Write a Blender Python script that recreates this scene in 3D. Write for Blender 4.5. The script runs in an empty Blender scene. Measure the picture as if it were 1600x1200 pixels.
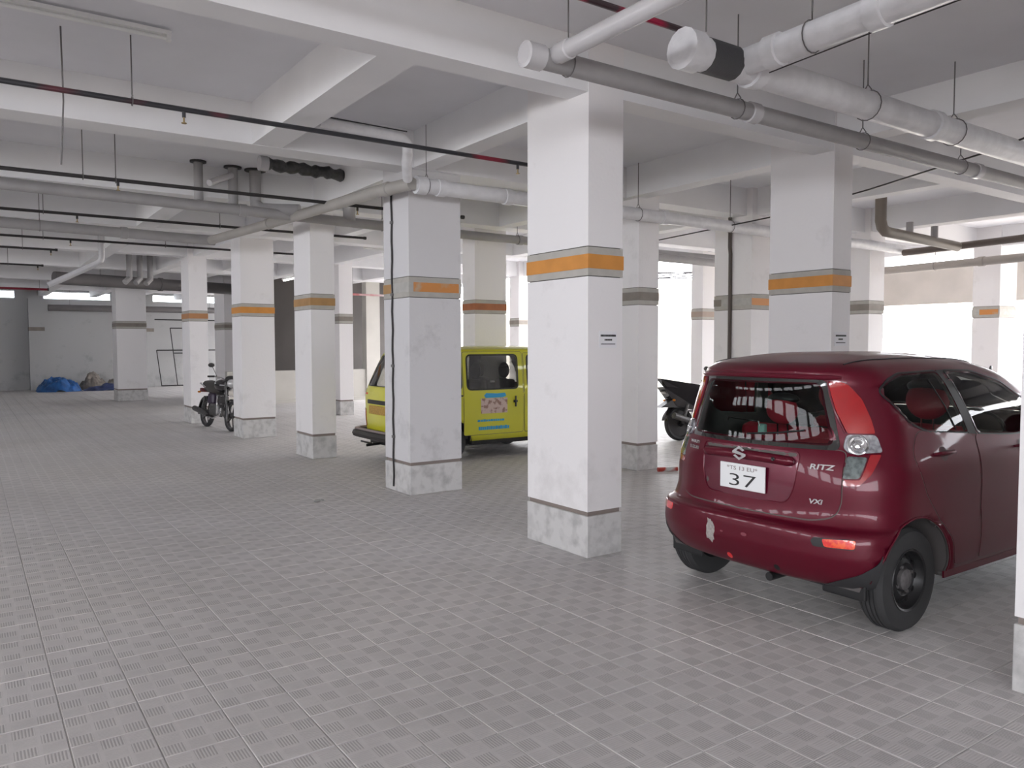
import bpy, bmesh, math, random
from mathutils import Vector, Matrix, geometry
from mathutils.bvhtree import BVHTree
from math import sin, cos, pi, radians as R

random.seed(7)
SC = bpy.context.scene
COL = SC.collection

# ---------------------------------------------------------------- camera, light, exposure
cam_d = bpy.data.cameras.new('camera')
cam = bpy.data.objects.new('camera', cam_d)
COL.objects.link(cam)
cam.location = (0, 0, 1.64)
cam.rotation_mode = 'QUATERNION'
_fw = Vector((sin(R(34.8)) * cos(R(2.8)), cos(R(34.8)) * cos(R(2.8)), -sin(R(2.8))))
_q = _fw.to_track_quat('-Z', 'Y')
cam.rotation_quaternion = _q @ Matrix.Rotation(R(-0.1), 4, 'Z').to_quaternion()
cam_d.sensor_fit = 'HORIZONTAL'
cam_d.sensor_width = 36.0
cam_d.lens = 36.0 * 1225.0 / 1600.0
cam_d.clip_start = 0.05
cam_d.clip_end = 300
SC.camera = cam

world = bpy.data.worlds.new('sky')
SC.world = world
world.use_nodes = True
bg = world.node_tree.nodes['Background']
bg.inputs[0].default_value = (0.93, 0.945, 1.0, 1)
bg.inputs[1].default_value = 7.5

def area(name, loc, rot, sx, sy, power=0, col=(1, 1, 1), portal=False):
    l = bpy.data.lights.new(name, 'AREA')
    l.shape = 'RECTANGLE'; l.size = sx; l.size_y = sy
    l.energy = power; l.color = col
    if portal:
        l.cycles.is_portal = True
    o = bpy.data.objects.new(name, l); COL.objects.link(o)
    o.location = loc; o.rotation_euler = rot
    return o
# portals only guide the sampling of the sky through the open sides of the parking level
area('portal_side_windows', (-8.95, 7.0, 2.9), (0, R(-90), 0), 1.2, 26, portal=True)
area('portal_front_opening', (-4.5, -6.95, 2.5), (R(90), 0, 0), 9, 2.1, portal=True)  # sky through the unseen opening added to light the column fronts
area('portal_far_side', (13.6, 23.3, 1.9), (0, R(90), 0), 3.8, 22.8, portal=True)
area('portal_near_side', (18.65, 2.3, 1.9), (0, R(90), 0), 3.7, 19, portal=True)

SC.view_settings.view_transform = 'Standard'
SC.view_settings.look = 'None'
SC.view_settings.gamma = 1.0
SC.view_settings.use_curve_mapping = False
SC.view_settings.exposure = 0.95
SC.cycles.max_bounces = 10
SC.cycles.diffuse_bounces = 7
SC.cycles.glossy_bounces = 4
SC.cycles.transparent_max_bounces = 12
SC.cycles.transmission_bounces = 4
SC.cycles.sample_clamp_indirect = 6.0
SC.cycles.caustics_reflective = False
SC.cycles.caustics_refractive = False

# ---------------------------------------------------------------- materials
def N(nt, t, **kw):
    n = nt.nodes.new(t)
    for k, v in kw.items():
        setattr(n, k, v)
    return n

MATS = {}
def mat(name, col, rough=0.6, metal=0.0, var=0.0, scale=3.0, bump=0.0, bscale=60.0, spec=0.5, coat=0.0, emit=None, col2=None, thresh=None, detail=4.0):
    if name in MATS:
        return MATS[name]
    m = bpy.data.materials.new(name); m.use_nodes = True
    nt = m.node_tree; b = nt.nodes['Principled BSDF']
    b.inputs['Base Color'].default_value = (*col, 1)
    b.inputs['Roughness'].default_value = rough
    b.inputs['Metallic'].default_value = metal
    b.inputs['Specular IOR Level'].default_value = spec
    b.inputs['Coat Weight'].default_value = coat
    b.inputs['Coat Roughness'].default_value = 0.04
    geo = N(nt, 'ShaderNodeNewGeometry')
    if var > 0 or col2:
        nz = N(nt, 'ShaderNodeTexNoise'); nz.inputs['Scale'].default_value = scale
        nz.inputs['Detail'].default_value = detail
        nt.links.new(geo.outputs['Position'], nz.inputs['Vector'])
        rp = N(nt, 'ShaderNodeValToRGB')
        c2 = col2 if col2 else tuple(c * (1 - var) for c in col)
        lo, hi = thresh if thresh else (0.35, 0.65)
        rp.color_ramp.elements[0].position = lo; rp.color_ramp.elements[1].position = hi
        rp.color_ramp.elements[0].color = (*c2, 1); rp.color_ramp.elements[1].color = (*col, 1)
        nt.links.new(nz.outputs['Fac'], rp.inputs['Fac'])
        nt.links.new(rp.outputs['Color'], b.inputs['Base Color'])
    if bump > 0:
        n2 = N(nt, 'ShaderNodeTexNoise'); n2.inputs['Scale'].default_value = bscale; n2.inputs['Detail'].default_value = 3
        nt.links.new(geo.outputs['Position'], n2.inputs['Vector'])
        bp = N(nt, 'ShaderNodeBump'); bp.inputs['Strength'].default_value = bump; bp.inputs['Distance'].default_value = 0.01
        nt.links.new(n2.outputs['Fac'], bp.inputs['Height'])
        nt.links.new(bp.outputs['Normal'], b.inputs['Normal'])
    if emit:
        b.inputs['Emission Color'].default_value = (*emit[0], 1)
        b.inputs['Emission Strength'].default_value = emit[1]
    MATS[name] = m
    return m

def glass_mat(name, tint, gloss=0.06, ior=1.5, rough=0.0):
    if name in MATS:
        return MATS[name]
    m = bpy.data.materials.new(name); m.use_nodes = True
    nt = m.node_tree; nt.nodes.clear()
    out = N(nt, 'ShaderNodeOutputMaterial'); mix = N(nt, 'ShaderNodeMixShader')
    tr = N(nt, 'ShaderNodeBsdfTransparent'); gl = N(nt, 'ShaderNodeBsdfGlossy'); fr = N(nt, 'ShaderNodeFresnel')
    tr.inputs[0].default_value = (*tint, 1); gl.inputs['Roughness'].default_value = rough
    gl.inputs['Color'].default_value = (1, 1, 1, 1)
    fr.inputs['IOR'].default_value = ior
    mn = N(nt, 'ShaderNodeMath', operation='MAXIMUM'); mn.inputs[1].default_value = gloss
    nt.links.new(fr.outputs[0], mn.inputs[0])
    nt.links.new(mn.outputs[0], mix.inputs[0]); nt.links.new(tr.outputs[0], mix.inputs[1]); nt.links.new(gl.outputs[0], mix.inputs[2])
    nt.links.new(mix.outputs[0], out.inputs[0])
    MATS[name] = m
    return m

def paint_mat(name, base, dark, low=0.9):
    """off-white wall paint with faint roller marks and scuffs that collect low down on the wall"""
    m = bpy.data.materials.new(name); m.use_nodes = True
    nt = m.node_tree; b = nt.nodes['Principled BSDF']; b.inputs['Roughness'].default_value = 0.7
    geo = N(nt, 'ShaderNodeNewGeometry'); sep = N(nt, 'ShaderNodeSeparateXYZ')
    nt.links.new(geo.outputs['Position'], sep.inputs[0])
    nz = N(nt, 'ShaderNodeTexNoise'); nz.inputs['Scale'].default_value = 2.2; nz.inputs['Detail'].default_value = 7; nz.inputs['Roughness'].default_value = 0.65
    nt.links.new(geo.outputs['Position'], nz.inputs['Vector'])
    mr = N(nt, 'ShaderNodeMapRange'); mr.inputs[1].default_value = 0.0; mr.inputs[2].default_value = low; mr.inputs[3].default_value = 0.16; mr.inputs[4].default_value = 0.0
    nt.links.new(sep.outputs[2], mr.inputs[0])
    ad = N(nt, 'ShaderNodeMath', operation='ADD'); nt.links.new(nz.outputs['Fac'], ad.inputs[0]); nt.links.new(mr.outputs[0], ad.inputs[1])
    rp = N(nt, 'ShaderNodeValToRGB')
    rp.color_ramp.elements[0].position = 0.60; rp.color_ramp.elements[1].position = 0.92
    rp.color_ramp.elements[0].color = (*base, 1); rp.color_ramp.elements[1].color = (*dark, 1)
    nt.links.new(ad.outputs[0], rp.inputs['Fac']); nt.links.new(rp.outputs[0], b.inputs['Base Color'])
    n2 = N(nt, 'ShaderNodeTexNoise'); n2.inputs['Scale'].default_value = 35
    nt.links.new(geo.outputs['Position'], n2.inputs['Vector'])
    bp = N(nt, 'ShaderNodeBump'); bp.inputs['Strength'].default_value = 0.12; bp.inputs['Distance'].default_value = 0.01
    nt.links.new(n2.outputs['Fac'], bp.inputs['Height']); nt.links.new(bp.outputs[0], b.inputs['Normal'])
    MATS[name] = m
    return m

M_WHITE = paint_mat('column_white_paint', (0.83, 0.81, 0.81), (0.64, 0.62, 0.61))
M_WORN = paint_mat('worn_grey_paint', (0.66, 0.65, 0.66), (0.36, 0.35, 0.35), 1.2)
M_CEIL = mat('ceiling_whitewash', (0.80, 0.80, 0.83), 0.8, var=0.06, scale=1.2, bump=0.1, bscale=25)
M_BEAM = mat('beam_whitewash', (0.84, 0.84, 0.85), 0.8, var=0.05, scale=1.5, bump=0.1, bscale=25)
M_WALL = paint_mat('back_wall_plaster', (0.44, 0.44, 0.44), (0.27, 0.27, 0.27), 1.6)
M_PLINTH = mat('plinth_concrete', (0.60, 0.59, 0.58), 0.85, var=0.3, scale=9, bump=0.3, bscale=40, thresh=(0.3, 0.55), detail=7)
M_MARGIN = mat('band_margin_plaster', (0.47, 0.45, 0.41), 0.8, var=0.1, scale=9)
M_GROOVE = mat('groove_shadow_grey', (0.12, 0.11, 0.10), 0.9)
M_GROOVE2 = mat('plinth_groove_brown', (0.24, 0.20, 0.18), 0.9)
M_ORANGE = mat('band_orange', (0.66, 0.28, 0.055), 0.6, var=0.12, scale=7)
M_RUST = mat('band_rust_brown', (0.40, 0.135, 0.05), 0.6, var=0.15, scale=7)
M_TAN = mat('band_tan', (0.44, 0.25, 0.10), 0.6, var=0.15, scale=7)
M_GREYB = mat('band_grey_brown', (0.26, 0.23, 0.20), 0.7, var=0.15, scale=7)
M_PATCHY = mat('band_patchy_orange', (0.42, 0.39, 0.35), 0.7, col2=(0.62, 0.22, 0.06), scale=2.6, thresh=(0.42, 0.5), detail=2)
M_PGREY = mat('grey_drain_pipe', (0.36, 0.35, 0.35), 0.5, var=0.1, scale=5)
M_PWHITE = mat('white_wrapped_pipe', (0.78, 0.78, 0.80), 0.35, var=0.12, scale=8, bump=0.25, bscale=30)
M_PPLAIN = mat('pale_grey_pipe', (0.55, 0.54, 0.55), 0.25, var=0.06, scale=3)
M_BLACK = mat('black_steel', (0.025, 0.022, 0.022), 0.5)
M_ROD = mat('hanger_rod_steel', (0.16, 0.15, 0.15), 0.5, 0.3)
M_RED = mat('red_sprinkler_paint', (0.22, 0.012, 0.03), 0.4)
M_REDB = mat('dark_sprinkler_pipe', (0.03, 0.03, 0.035), 0.4, col2=(0.22, 0.015, 0.035), scale=1.1, thresh=(0.40, 0.46), detail=1)
M_LAMP = mat('tube_light_plastic', (0.82, 0.82, 0.80), 0.3)
M_PAPER = mat('paper_white', (0.80, 0.80, 0.82), 0.7)
M_INK = mat('ink_black', (0.02, 0.02, 0.02), 0.7)

def floor_mat():
    m = bpy.data.materials.new('ribbed_paver_tile'); m.use_nodes = True
    nt = m.node_tree; b = nt.nodes['Principled BSDF']; L = nt.links.new
    geo = N(nt, 'ShaderNodeNewGeometry'); sep = N(nt, 'ShaderNodeSeparateXYZ'); L(geo.outputs['Position'], sep.inputs[0])
    def mth(op, a, b_=None, c=None):
        n = N(nt, 'ShaderNodeMath', operation=op)
        for i, v in enumerate((a, b_, c)):
            if v is None: continue
            if isinstance(v, (int, float)): n.inputs[i].default_value = v
            else: L(v, n.inputs[i])
        return n.outputs[0]
    X, Y = sep.outputs[0], sep.outputs[1]
    CS = 0.1
    cx = mth('FLOOR', mth('DIVIDE', X, CS)); cy = mth('FLOOR', mth('DIVIDE', Y, CS))
    par = mth('ABSOLUTE', mth('MODULO', mth('ADD', cx, cy), 2.0))            # 0 / 1 chequer of rib direction
    rx = mth('SINE', mth('MULTIPLY', X, 2 * pi / 0.0125)); ry = mth('SINE', mth('MULTIPLY', Y, 2 * pi / 0.0125))
    rib = mth('ADD', mth('MULTIPLY', rx, par), mth('MULTIPLY', ry, mth('SUBTRACT', 1.0, par)))
    rib01 = mth('MULTIPLY_ADD', rib, 0.5, 0.5)
    # plain margin around each ribbed square
    fx = mth('ABSOLUTE', mth('SUBTRACT', mth('FRACT', mth('DIVIDE', X, CS)), 0.5)); fy = mth('ABSOLUTE', mth('SUBTRACT', mth('FRACT', mth('DIVIDE', Y, CS)), 0.5))
    inside = mth('LESS_THAN', mth('MAXIMUM', fx, fy), 0.42)
    groove = mth('MULTIPLY', mth('LESS_THAN', rib01, 0.42), inside)
    nz = N(nt, 'ShaderNodeTexNoise'); nz.inputs['Scale'].default_value = 0.55; nz.inputs['Detail'].default_value = 5; L(geo.outputs['Position'], nz.inputs['Vector'])
    n2 = N(nt, 'ShaderNodeTexNoise'); n2.inputs['Scale'].default_value = 14; n2.inputs['Detail'].default_value = 6; L(geo.outputs['Position'], n2.inputs['Vector'])
    wn = N(nt, 'ShaderNodeTexWhiteNoise', noise_dimensions='2D')
    cb = N(nt, 'ShaderNodeCombineXYZ'); L(cx, cb.inputs[0]); L(cy, cb.inputs[1]); L(cb.outputs[0], wn.inputs['Vector'])
    v = mth('MULTIPLY_ADD', nz.outputs['Fac'], 0.42, 0.80)
    v = mth('MULTIPLY', v, mth('MULTIPLY_ADD', n2.outputs['Fac'], 0.16, 0.92))
    v = mth('MULTIPLY', v, mth('MULTIPLY_ADD', wn.outputs['Value'], 0.05, 0.975))
    v = mth('MULTIPLY', v, mth('SUBTRACT', 1.0, mth('MULTIPLY', groove, mth('MULTIPLY_ADD', par, 0.17, 0.09))))
    v = mth('MULTIPLY', v, mth('MULTIPLY_ADD', mth('MULTIPLY', par, inside), -0.045, 1.02))  # one rib direction toned darker, rib shading put into the colour
    hue = N(nt, 'ShaderNodeMix', data_type='RGBA'); hue.inputs[6].default_value = (0.54, 0.53, 0.545, 1); hue.inputs[7].default_value = (0.575, 0.54, 0.50, 1)
    n3 = N(nt, 'ShaderNodeTexNoise'); n3.inputs['Scale'].default_value = 0.25; L(geo.outputs['Position'], n3.inputs['Vector']); L(n3.outputs['Fac'], hue.inputs[0])
    vm = N(nt, 'ShaderNodeVectorMath', operation='SCALE'); L(hue.outputs[2], vm.inputs[0]); L(v, vm.inputs['Scale'])
    L(vm.outputs[0], b.inputs['Base Color'])
    b.inputs['Roughness'].default_value = 0.55; b.inputs['Specular IOR Level'].default_value = 0.35
    bp = N(nt, 'ShaderNodeBump'); bp.inputs['Strength'].default_value = 0.25; bp.inputs['Distance'].default_value = 0.003
    L(mth('MULTIPLY', rib01, inside), bp.inputs['Height']); L(bp.outputs[0], b.inputs['Normal'])
    return m
M_TILE = floor_mat()
M_JOINT = mat('dusty_tile_joint', (0.54, 0.53, 0.52), 0.95, var=0.2, scale=6)

# ---------------------------------------------------------------- mesh helpers
class MB:
    """collects geometry; build() links it as one mesh object"""
    def __init__(s):
        s.v = []; s.f = []; s.sm = []
    def add(s, vs, fs, smooth=False):
        o = len(s.v); s.v += [tuple(p) for p in vs]
        s.f += [tuple(i + o for i in f) for f in fs]; s.sm += [smooth] * len(fs)
        return s
    def box(s, x0, x1, y0, y1, z0, z1, bev=0.0):
        if bev <= 0:
            vs = [(x, y, z) for z in (z0, z1) for y in (y0, y1) for x in (x0, x1)]
            return s.add(vs, [(0, 2, 3, 1), (4, 5, 7, 6), (0, 1, 5, 4), (2, 6, 7, 3), (0, 4, 6, 2), (1, 3, 7, 5)])
        bm = bmesh.new(); bmesh.ops.create_cube(bm, size=1.0)
        for v in bm.verts:
            v.co = Vector(((x0 + x1) / 2 + v.co.x * (x1 - x0), (y0 + y1) / 2 + v.co.y * (y1 - y0), (z0 + z1) / 2 + v.co.z * (z1 - z0)))
        bmesh.ops.bevel(bm, geom=list(bm.edges), offset=bev, segments=2, affect='EDGES', profile=0.5)
        return s.bm(bm)
    def bm(s, bm, M=None, smooth=False):
        bm.verts.index_update()
        s.add([(M @ v.co if M else v.co) for v in bm.verts], [[v.index for v in f.verts] for f in bm.faces], smooth)
        bm.free(); return s
    def tube(s, pts, r, n=10, caps=True, smooth=True):
        pts = [Vector(p) for p in pts]; rr = r if isinstance(r, (list, tuple)) else [r] * len(pts)
        rings = []; prev = None
        for i, p in enumerate(pts):
            if i == 0: t = pts[1] - pts[0]
            elif i == len(pts) - 1: t = pts[-1] - pts[-2]
            else: t = (pts[i + 1] - p).normalized() + (p - pts[i - 1]).normalized()
            t.normalize()
            if prev is None:
                a = t.cross(Vector((0, 0, 1)))
                if a.length < 1e-3: a = t.cross(Vector((0, 1, 0)))
                a.normalize()
            else:
                a = prev - t * prev.dot(t)
                a.normalize()
            prev = a; b = t.cross(a)
            rings.append([p + (a * cos(2 * pi * k / n) + b * sin(2 * pi * k / n)) * rr[i] for k in range(n)])
        vs = [q for ring in rings for q in ring]; fs = []
        for i in range(len(pts) - 1):
            for k in range(n):
                fs.append((i * n + k, i * n + (k + 1) % n, (i + 1) * n + (k + 1) % n, (i + 1) * n + k))
        s.add(vs, fs, smooth)
        if caps:
            s.add(rings[0], [tuple(reversed(range(n)))]); s.add(rings[-1], [tuple(range(n))])
        return s
    def lathe(s, prof, c=(0, 0, 0), axis='z', n=32, smooth=True, close=False):
        """prof: (radius, height) pairs; axis: direction of height"""
        c = Vector(c); vs = []
        for (r, h) in prof:
            for k in range(n):
                a = 2 * pi * k / n
                if axis == 'z': p = (r * cos(a), r * sin(a), h)
                elif axis == 'y': p = (r * cos(a), h, r * sin(a))
                else: p = (h, r * cos(a), r * sin(a))
                vs.append(c + Vector(p))
        fs = []; m = len(prof)
        for i in range(m if close else m - 1):
            j = (i + 1) % m
            for k in range(n):
                fs.append((i * n + k, i * n + (k + 1) % n, j * n + (k + 1) % n, j * n + k))
        return s.add(vs, fs, smooth)
    def ball(s, c, r, n=12, m=8):
        rx, ry, rz = r if isinstance(r, (list, tuple)) else (r, r, r)
        bm = bmesh.new(); bmesh.ops.create_uvsphere(bm, u_segments=n, v_segments=m, radius=1)
        return s.bm(bm, Matrix.Translation(c) @ Matrix.Diagonal((rx, ry, rz, 1)), True)
    def xf(s, M):
        s.v = [tuple(M @ Vector(p)) for p in s.v]; return s
    def build(s, name, m, parent=None, world=False, label=None, angle=35):
        """world=True: coordinates are world ones and the parent has only a translation"""
        me = bpy.data.meshes.new(name)
        vs = s.v; o = bpy.data.objects.new(name, me)
        if parent is not None:
            o.parent = parent
            if world:
                l = parent.location if parent.type == 'EMPTY' or True else Vector()
                w = Vector(l); pp = parent.parent
                while pp is not None:
                    w = w + pp.location; pp = pp.parent
                vs = [(a - w.x, b - w.y, c - w.z) for a, b, c in vs]
        else:
            xs = [p[0] for p in vs]; ys = [p[1] for p in vs]; zs = [p[2] for p in vs]
            w = ((min(xs) + max(xs)) / 2, (min(ys) + max(ys)) / 2, min(zs))
            o.location = w; vs = [(a - w[0], b - w[1], c - w[2]) for a, b, c in vs]
        me.from_pydata(vs, [], s.f)
        bm = bmesh.new(); bm.from_mesh(me)
        bmesh.ops.recalc_face_normals(bm, faces=bm.faces); bm.to_mesh(me); bm.free()
        if any(s.sm):
            me.polygons.foreach_set('use_smooth', s.sm)
            me.set_sharp_from_angle(angle=R(angle))
        me.materials.append(m)
        me.update()
        COL.objects.link(o)
        if label: o['label'] = label
        return o

def tag(o, label=None, cat=None, group=None, kind=None):
    if label: o['label'] = label
    if cat: o['category'] = cat
    if group: o['group'] = group
    if kind: o['kind'] = kind
    return o

def thing(name, label, cat, loc=(0, 0, 0), rz=0.0, group=None):
    o = bpy.data.objects.new(name, None); COL.objects.link(o)
    o.empty_display_size = 0.1
    o.location = loc; o.rotation_euler = (0, 0, rz)
    return tag(o, label, cat, group)

def copy_tree(o, parent=None):
    kids = [c for c in bpy.data.objects if c.parent == o]
    c = o.copy(); COL.objects.link(c)
    if parent: c.parent = parent
    for k in kids: copy_tree(k, c)
    return c

# ---------------------------------------------------------------- the building
ZS, ZB = 3.93, 3.54          # slab underside, beam underside
fl = MB().box(-9.2, 18.6, -7.2, 34.9, -0.2, -0.004).build('floor', M_JOINT); tag(fl, kind='structure', label='grey ribbed paving floor of the parking level')
gr = MB().box(13, 60, -30, 70, -0.5, -0.21).box(-60, -9.2, -30, 70, -0.5, -0.21).box(-9.2, 18.6, -40, -7.2, -0.5, -0.21).build('ground', mat('outside_ground', (0.50, 0.44, 0.36), 0.9, var=0.2)); tag(gr, kind='structure')

TS = 0.3
def tile_faces(x, y, mb):
    g = 0.002; c = 0.0025; z0, z1 = -0.006, 0.0
    a0, a1, b0, b1 = x + g, x + TS - g, y + g, y + TS - g
    vs = [(a0, b0, z0), (a1, b0, z0), (a1, b1, z0), (a0, b1, z0), (a0 + c, b0 + c, z1), (a1 - c, b0 + c, z1), (a1 - c, b1 - c, z1), (a0 + c, b1 - c, z1)]
    mb.add(vs, [(4, 5, 6, 7), (0, 1, 5, 4), (1, 2, 6, 5), (2, 3, 7, 6), (3, 0, 4, 7)])
def ground_depth(x, y):
    """distance in front of the doorway viewpoint and sideways offset, used only to pick which tiles count as near"""
    d = x * sin(R(34.8)) + y * cos(R(34.8)); s = x * cos(R(34.8)) - y * sin(R(34.8))
    return d, s
near = []
for i in range(-23, 44):
    for j in range(-23, 115):
        x, y = i * TS, j * TS
        d, s = ground_depth(x + TS / 2, y + TS / 2)
        if d > 2.85 and abs(s) < 0.655 * d + 0.1:
            near.append((d, i, j))
near.sort(); near = {(i, j) for d, i, j in near[:300]}
tm = MB(); tile_faces(-TS / 2, -TS / 2, tm)
tile_me = None
rest = MB()
for i in range(-30, 62):
    for j in range(-23, 115):
        if (i, j) in near:
            if tile_me is None:
                t = tm.build('tile', M_TILE, fl); tile_me = t.data
            else:
                t = bpy.data.objects.new('tile', tile_me); COL.objects.link(t); t.parent = fl
            t.location = Vector((i * TS + TS / 2, j * TS + TS / 2, random.uniform(-0.0006, 0.0006))) - fl.location
        else:
            tile_faces(i * TS, j * TS, rest)
rt = rest.build('tiles', M_TILE, fl, world=True); rt['kind'] = 'stuff'

ce = MB().box(-9.2, 13.3, -7.2, 34.9, ZS, ZS + 0.25).box(13.3, 18.7, -7.2, 11.8, ZS, ZS + 0.25).build('ceiling', M_CEIL); tag(ce, kind='structure', label='whitewashed concrete slab carried by crossing beams')
for (y0, y1, x1) in ((-3.2, -2.9, 18.6), (0.95, 1.25, 18.6), (4.576, 4.81, 18.5), (7.55, 7.88, 18.6), (10.5, 10.85, 18.5), (13.7, 14.05, 13.3), (17.6, 17.95, 13.3), (21.4, 21.75, 13.3), (25.95, 26.3, 13.3), (30.2, 30.5, 13.3)):
    MB().box(-9.0, x1, y0, y1, ZB, ZS + 0.01).build('beam', M_BEAM, ce, world=True)
for (x0, x1, y0, y1, zb) in ((7.05, 7.3, -7.2, 4.57, 3.62), (2.27, 2.55, 4.8, 7.6, ZB), (2.27, 2.55, 10.8, 34.5, ZB), (3.98, 4.22, 4.8, 34.5, ZB), (7.05, 7.3, 4.8, 34.5, ZB), (9.55, 9.8, 4.8, 34.5, ZB), (12.55, 12.85, -7.2, 34.5, ZB), (5.6, 5.82, 10.85, 34.5, 3.62), (-1.9, -1.6, 4.8, 34.5, ZB), (16.43, 16.7, -7.2, 11.7, ZB), (18.4, 18.6, -7.2, 11.8, 3.72)):
    MB().box(x0, x1, y0, y1, zb + 0.004, ZS + 0.01).build('beam', M_BEAM, ce, world=True)

# back wall with high slit windows
bw = MB(); YB = 34.5
slits = [(-3.2, -1.2), (-0.4, 1.55), (2.42, 4.75), (6.25, 8.75), (9.6, 11.6)]
bw.box(-9.2, 13.3, YB, YB + 0.3, -0.2, 3.42); bw.box(-9.2, 13.3, YB, YB + 0.3, 3.74, ZS)
xp = -9.2
for a, b in slits + [(13.3, 13.3)]:
    bw.box(xp, a, YB, YB + 0.3, 3.42, 3.74); xp = b
bwo = bw.build('wall_back', M_WALL); tag(bwo, kind='structure', label='stained grey plaster wall with a row of slit windows under the slab')
for k, (a, b) in enumerate(slits):
    w = MB().box(a, b, YB + 0.12, YB + 0.15, 3.42, 3.46).box(a, b, YB + 0.12, YB + 0.15, 3.70, 3.74).box(a, a + 0.04, YB + 0.12, YB + 0.15, 3.46, 3.70).box(b - 0.04, b, YB + 0.12, YB + 0.15, 3.46, 3.70)
    wo = w.build('window_%d' % (k + 1), mat('window_frame_white', (0.7, 0.7, 0.7), 0.4)); tag(wo, kind='structure')
    MB().box(a + 0.04, b - 0.04, YB + 0.133, YB + 0.137, 3.46, 3.70).build('window_pane', glass_mat('slit_window_glass', (0.95, 0.97, 0.97)), wo, world=True)
for (x0, x1, c) in ((1.92, 2.42, 0), (5.75, 6.2, 1)):
    p = MB().box(x0, x1, YB - 0.35, YB, 0, 3.42).build('pilaster', M_WALL, bwo, world=True)
    MB().box(x0 - 0.01, x1 + 0.01, YB - 0.36, YB, 2.22, 2.36).build('pilaster_band', M_GREYB, p, world=True)
# left side wall (behind the viewer's left) : low parapet, piers, open above
lw = MB().box(-9.2, -9.0, -7.2, 34.9, -0.2, 2.3).box(-9.2, -9.0, -7.2, 34.9, 3.5, ZS).box(-9.2, -9.0, 20.1, 34.9, 2.3, 3.5)
y = -7.2
while y < 20:
    lw.box(-9.2, -8.9, y, y + 0.45, 2.3, 3.5); y += 2.1
tag(lw.build('wall_left', M_WALL), kind='structure')
tag(MB().box(0.0, 18.6, -7.2, -7.0, -0.2, ZS).box(-9.2, 0.0, -7.2, -7.0, -0.2, 1.45).box(-9.2, 0.0, -7.2, -7.0, 3.54, ZS).build('wall_front', mat('dark_front_wall', (0.16, 0.155, 0.15), 0.9)), kind='structure')  # unseen wall, kept dark for the car side; opening added to light column fronts
# right side: lintel beam over the open vehicle entrance; hidden end wall added against sky
tag(MB().box(18.4, 18.6, -7.2, 11.8, 2.59, 3.42).box(18.4, 18.6, -7.2, 0.4, -0.2, 2.59).box(13.3, 18.6, 11.7, 11.9, -0.2, ZS).build('wall_right', mat('lintel_whitewash', (0.48, 0.45, 0.42), 0.8, var=0.1, scale=2)), kind='structure')
tag(MB().box(16.0, 16.2, 12.0, 60, -0.3, 3.4).build('wall_compound', mat('compound_wall_cream', (0.82, 0.77, 0.69), 0.8)), kind='structure')
# ramp parapet with a dark stair recess behind it at the far right of the bay rows
rw = MB().box(5.9, 13.3, 22.3, 22.5, 0.0, 0.93).box(5.9, 13.3, 22.16, 22.3, 0.0, 0.1).box(10.05, 10.5, 22.25, 22.55, 0.0, ZS)
rwo = rw.build('wall_ramp', mat('ramp_parapet', (0.52, 0.50, 0.46), 0.85, var=0.12, scale=1.2)); tag(rwo, kind='structure', label='low plastered parapet beside the ramp')
tag(MB().box(6.9, 13.3, 24.6, 24.8, 0.0, ZS).box(6.9, 7.05, 22.5, 24.6, 0, ZS).build('wall_recess', mat('recess_shade_grey', (0.105, 0.095, 0.09), 0.9, var=0.15, scale=0.8)), kind='structure', label='grey wall, darkened for shade, in the recess behind the ramp parapet')  # shade of the unlit recess is put into the wall's grey

# ---------------------------------------------------------------- columns
M_BANDG = mat('band_bare_grey', (0.50, 0.49, 0.46), 0.8, var=0.15, scale=12)
M_WORNOR = mat('band_worn_orange', (0.60, 0.25, 0.07), 0.65, col2=(0.50, 0.36, 0.24), scale=6, thresh=(0.32, 0.46))
M_FAINT = mat('band_faint_tan', (0.42, 0.33, 0.27), 0.7, var=0.1)
def column(x0, x1, y0, y1, stripe, label, shaft=M_WHITE, plinth=M_PLINTH, patches=()):
    t = thing('column', label, 'column', ((x0 + x1) / 2, (y0 + y1) / 2, 0))
    g = 0.004 if True else 0
    def ring(o, z0, z1, mb):
        return mb.box(x0 + o, x1 - o, y0 + o, y1 - o, z0, z1)
    r = 0.012
    ring(0.0, 2.395, ZS, MB()).build('shaft', shaft, t, world=True)
    ring(0.0, 0.36, 2.165, MB()).build('shaft', shaft, t, world=True)
    ring(0.012, 0.325, 0.36, MB()).build('groove', M_GROOVE2, t, world=True)
    ring(0.014, 2.16, 2.40, MB()).build('groove', M_GROOVE, t, world=True)
    ring(-0.002, 2.172, 2.226, MB()).build('band_margin', M_MARGIN, t, world=True)
    ring(-0.002, 2.334, 2.388, MB()).build('band_margin', M_MARGIN, t, world=True)
    ring(-0.007, 2.226, 2.334, MB()).build('band_stripe', stripe, t, world=True)
    for (a, b, c, d, m) in patches:
        MB().box(x0 + a, x0 + b, y0 + c, y0 + d, 2.229, 2.331).build('band_paint', m, t, world=True)
    MB().box(x0 - 0.004, x1 + 0.004, y0 - 0.004, y1 + 0.004, 0.0, 0.325, bev=0.008).build('plinth', plinth, t, world=True)
    return t
column(3.88, 4.23, 4.57, 5.35, M_ORANGE, 'white column with clean bright orange band and paper notice, beside the maroon car')
column(3.95, 4.60, 7.63, 8.25, M_BANDG, 'worn grey and white column with patchy orange band and dark cable, hiding the yellow van', shaft=M_WORN, patches=((0.05, 0.62, -0.009, 0.1, M_WORNOR), (-0.009, 0.1, 0.42, 0.62, M_TAN)))
column(4.08, 4.44, 10.93, 11.62, M_TAN, 'slim white column with tan band just left of the yellow van')
column(3.99, 4.58, 14.1, 14.68, M_ORANGE, 'white column with orange band partly hiding the first motorcycle')
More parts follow.
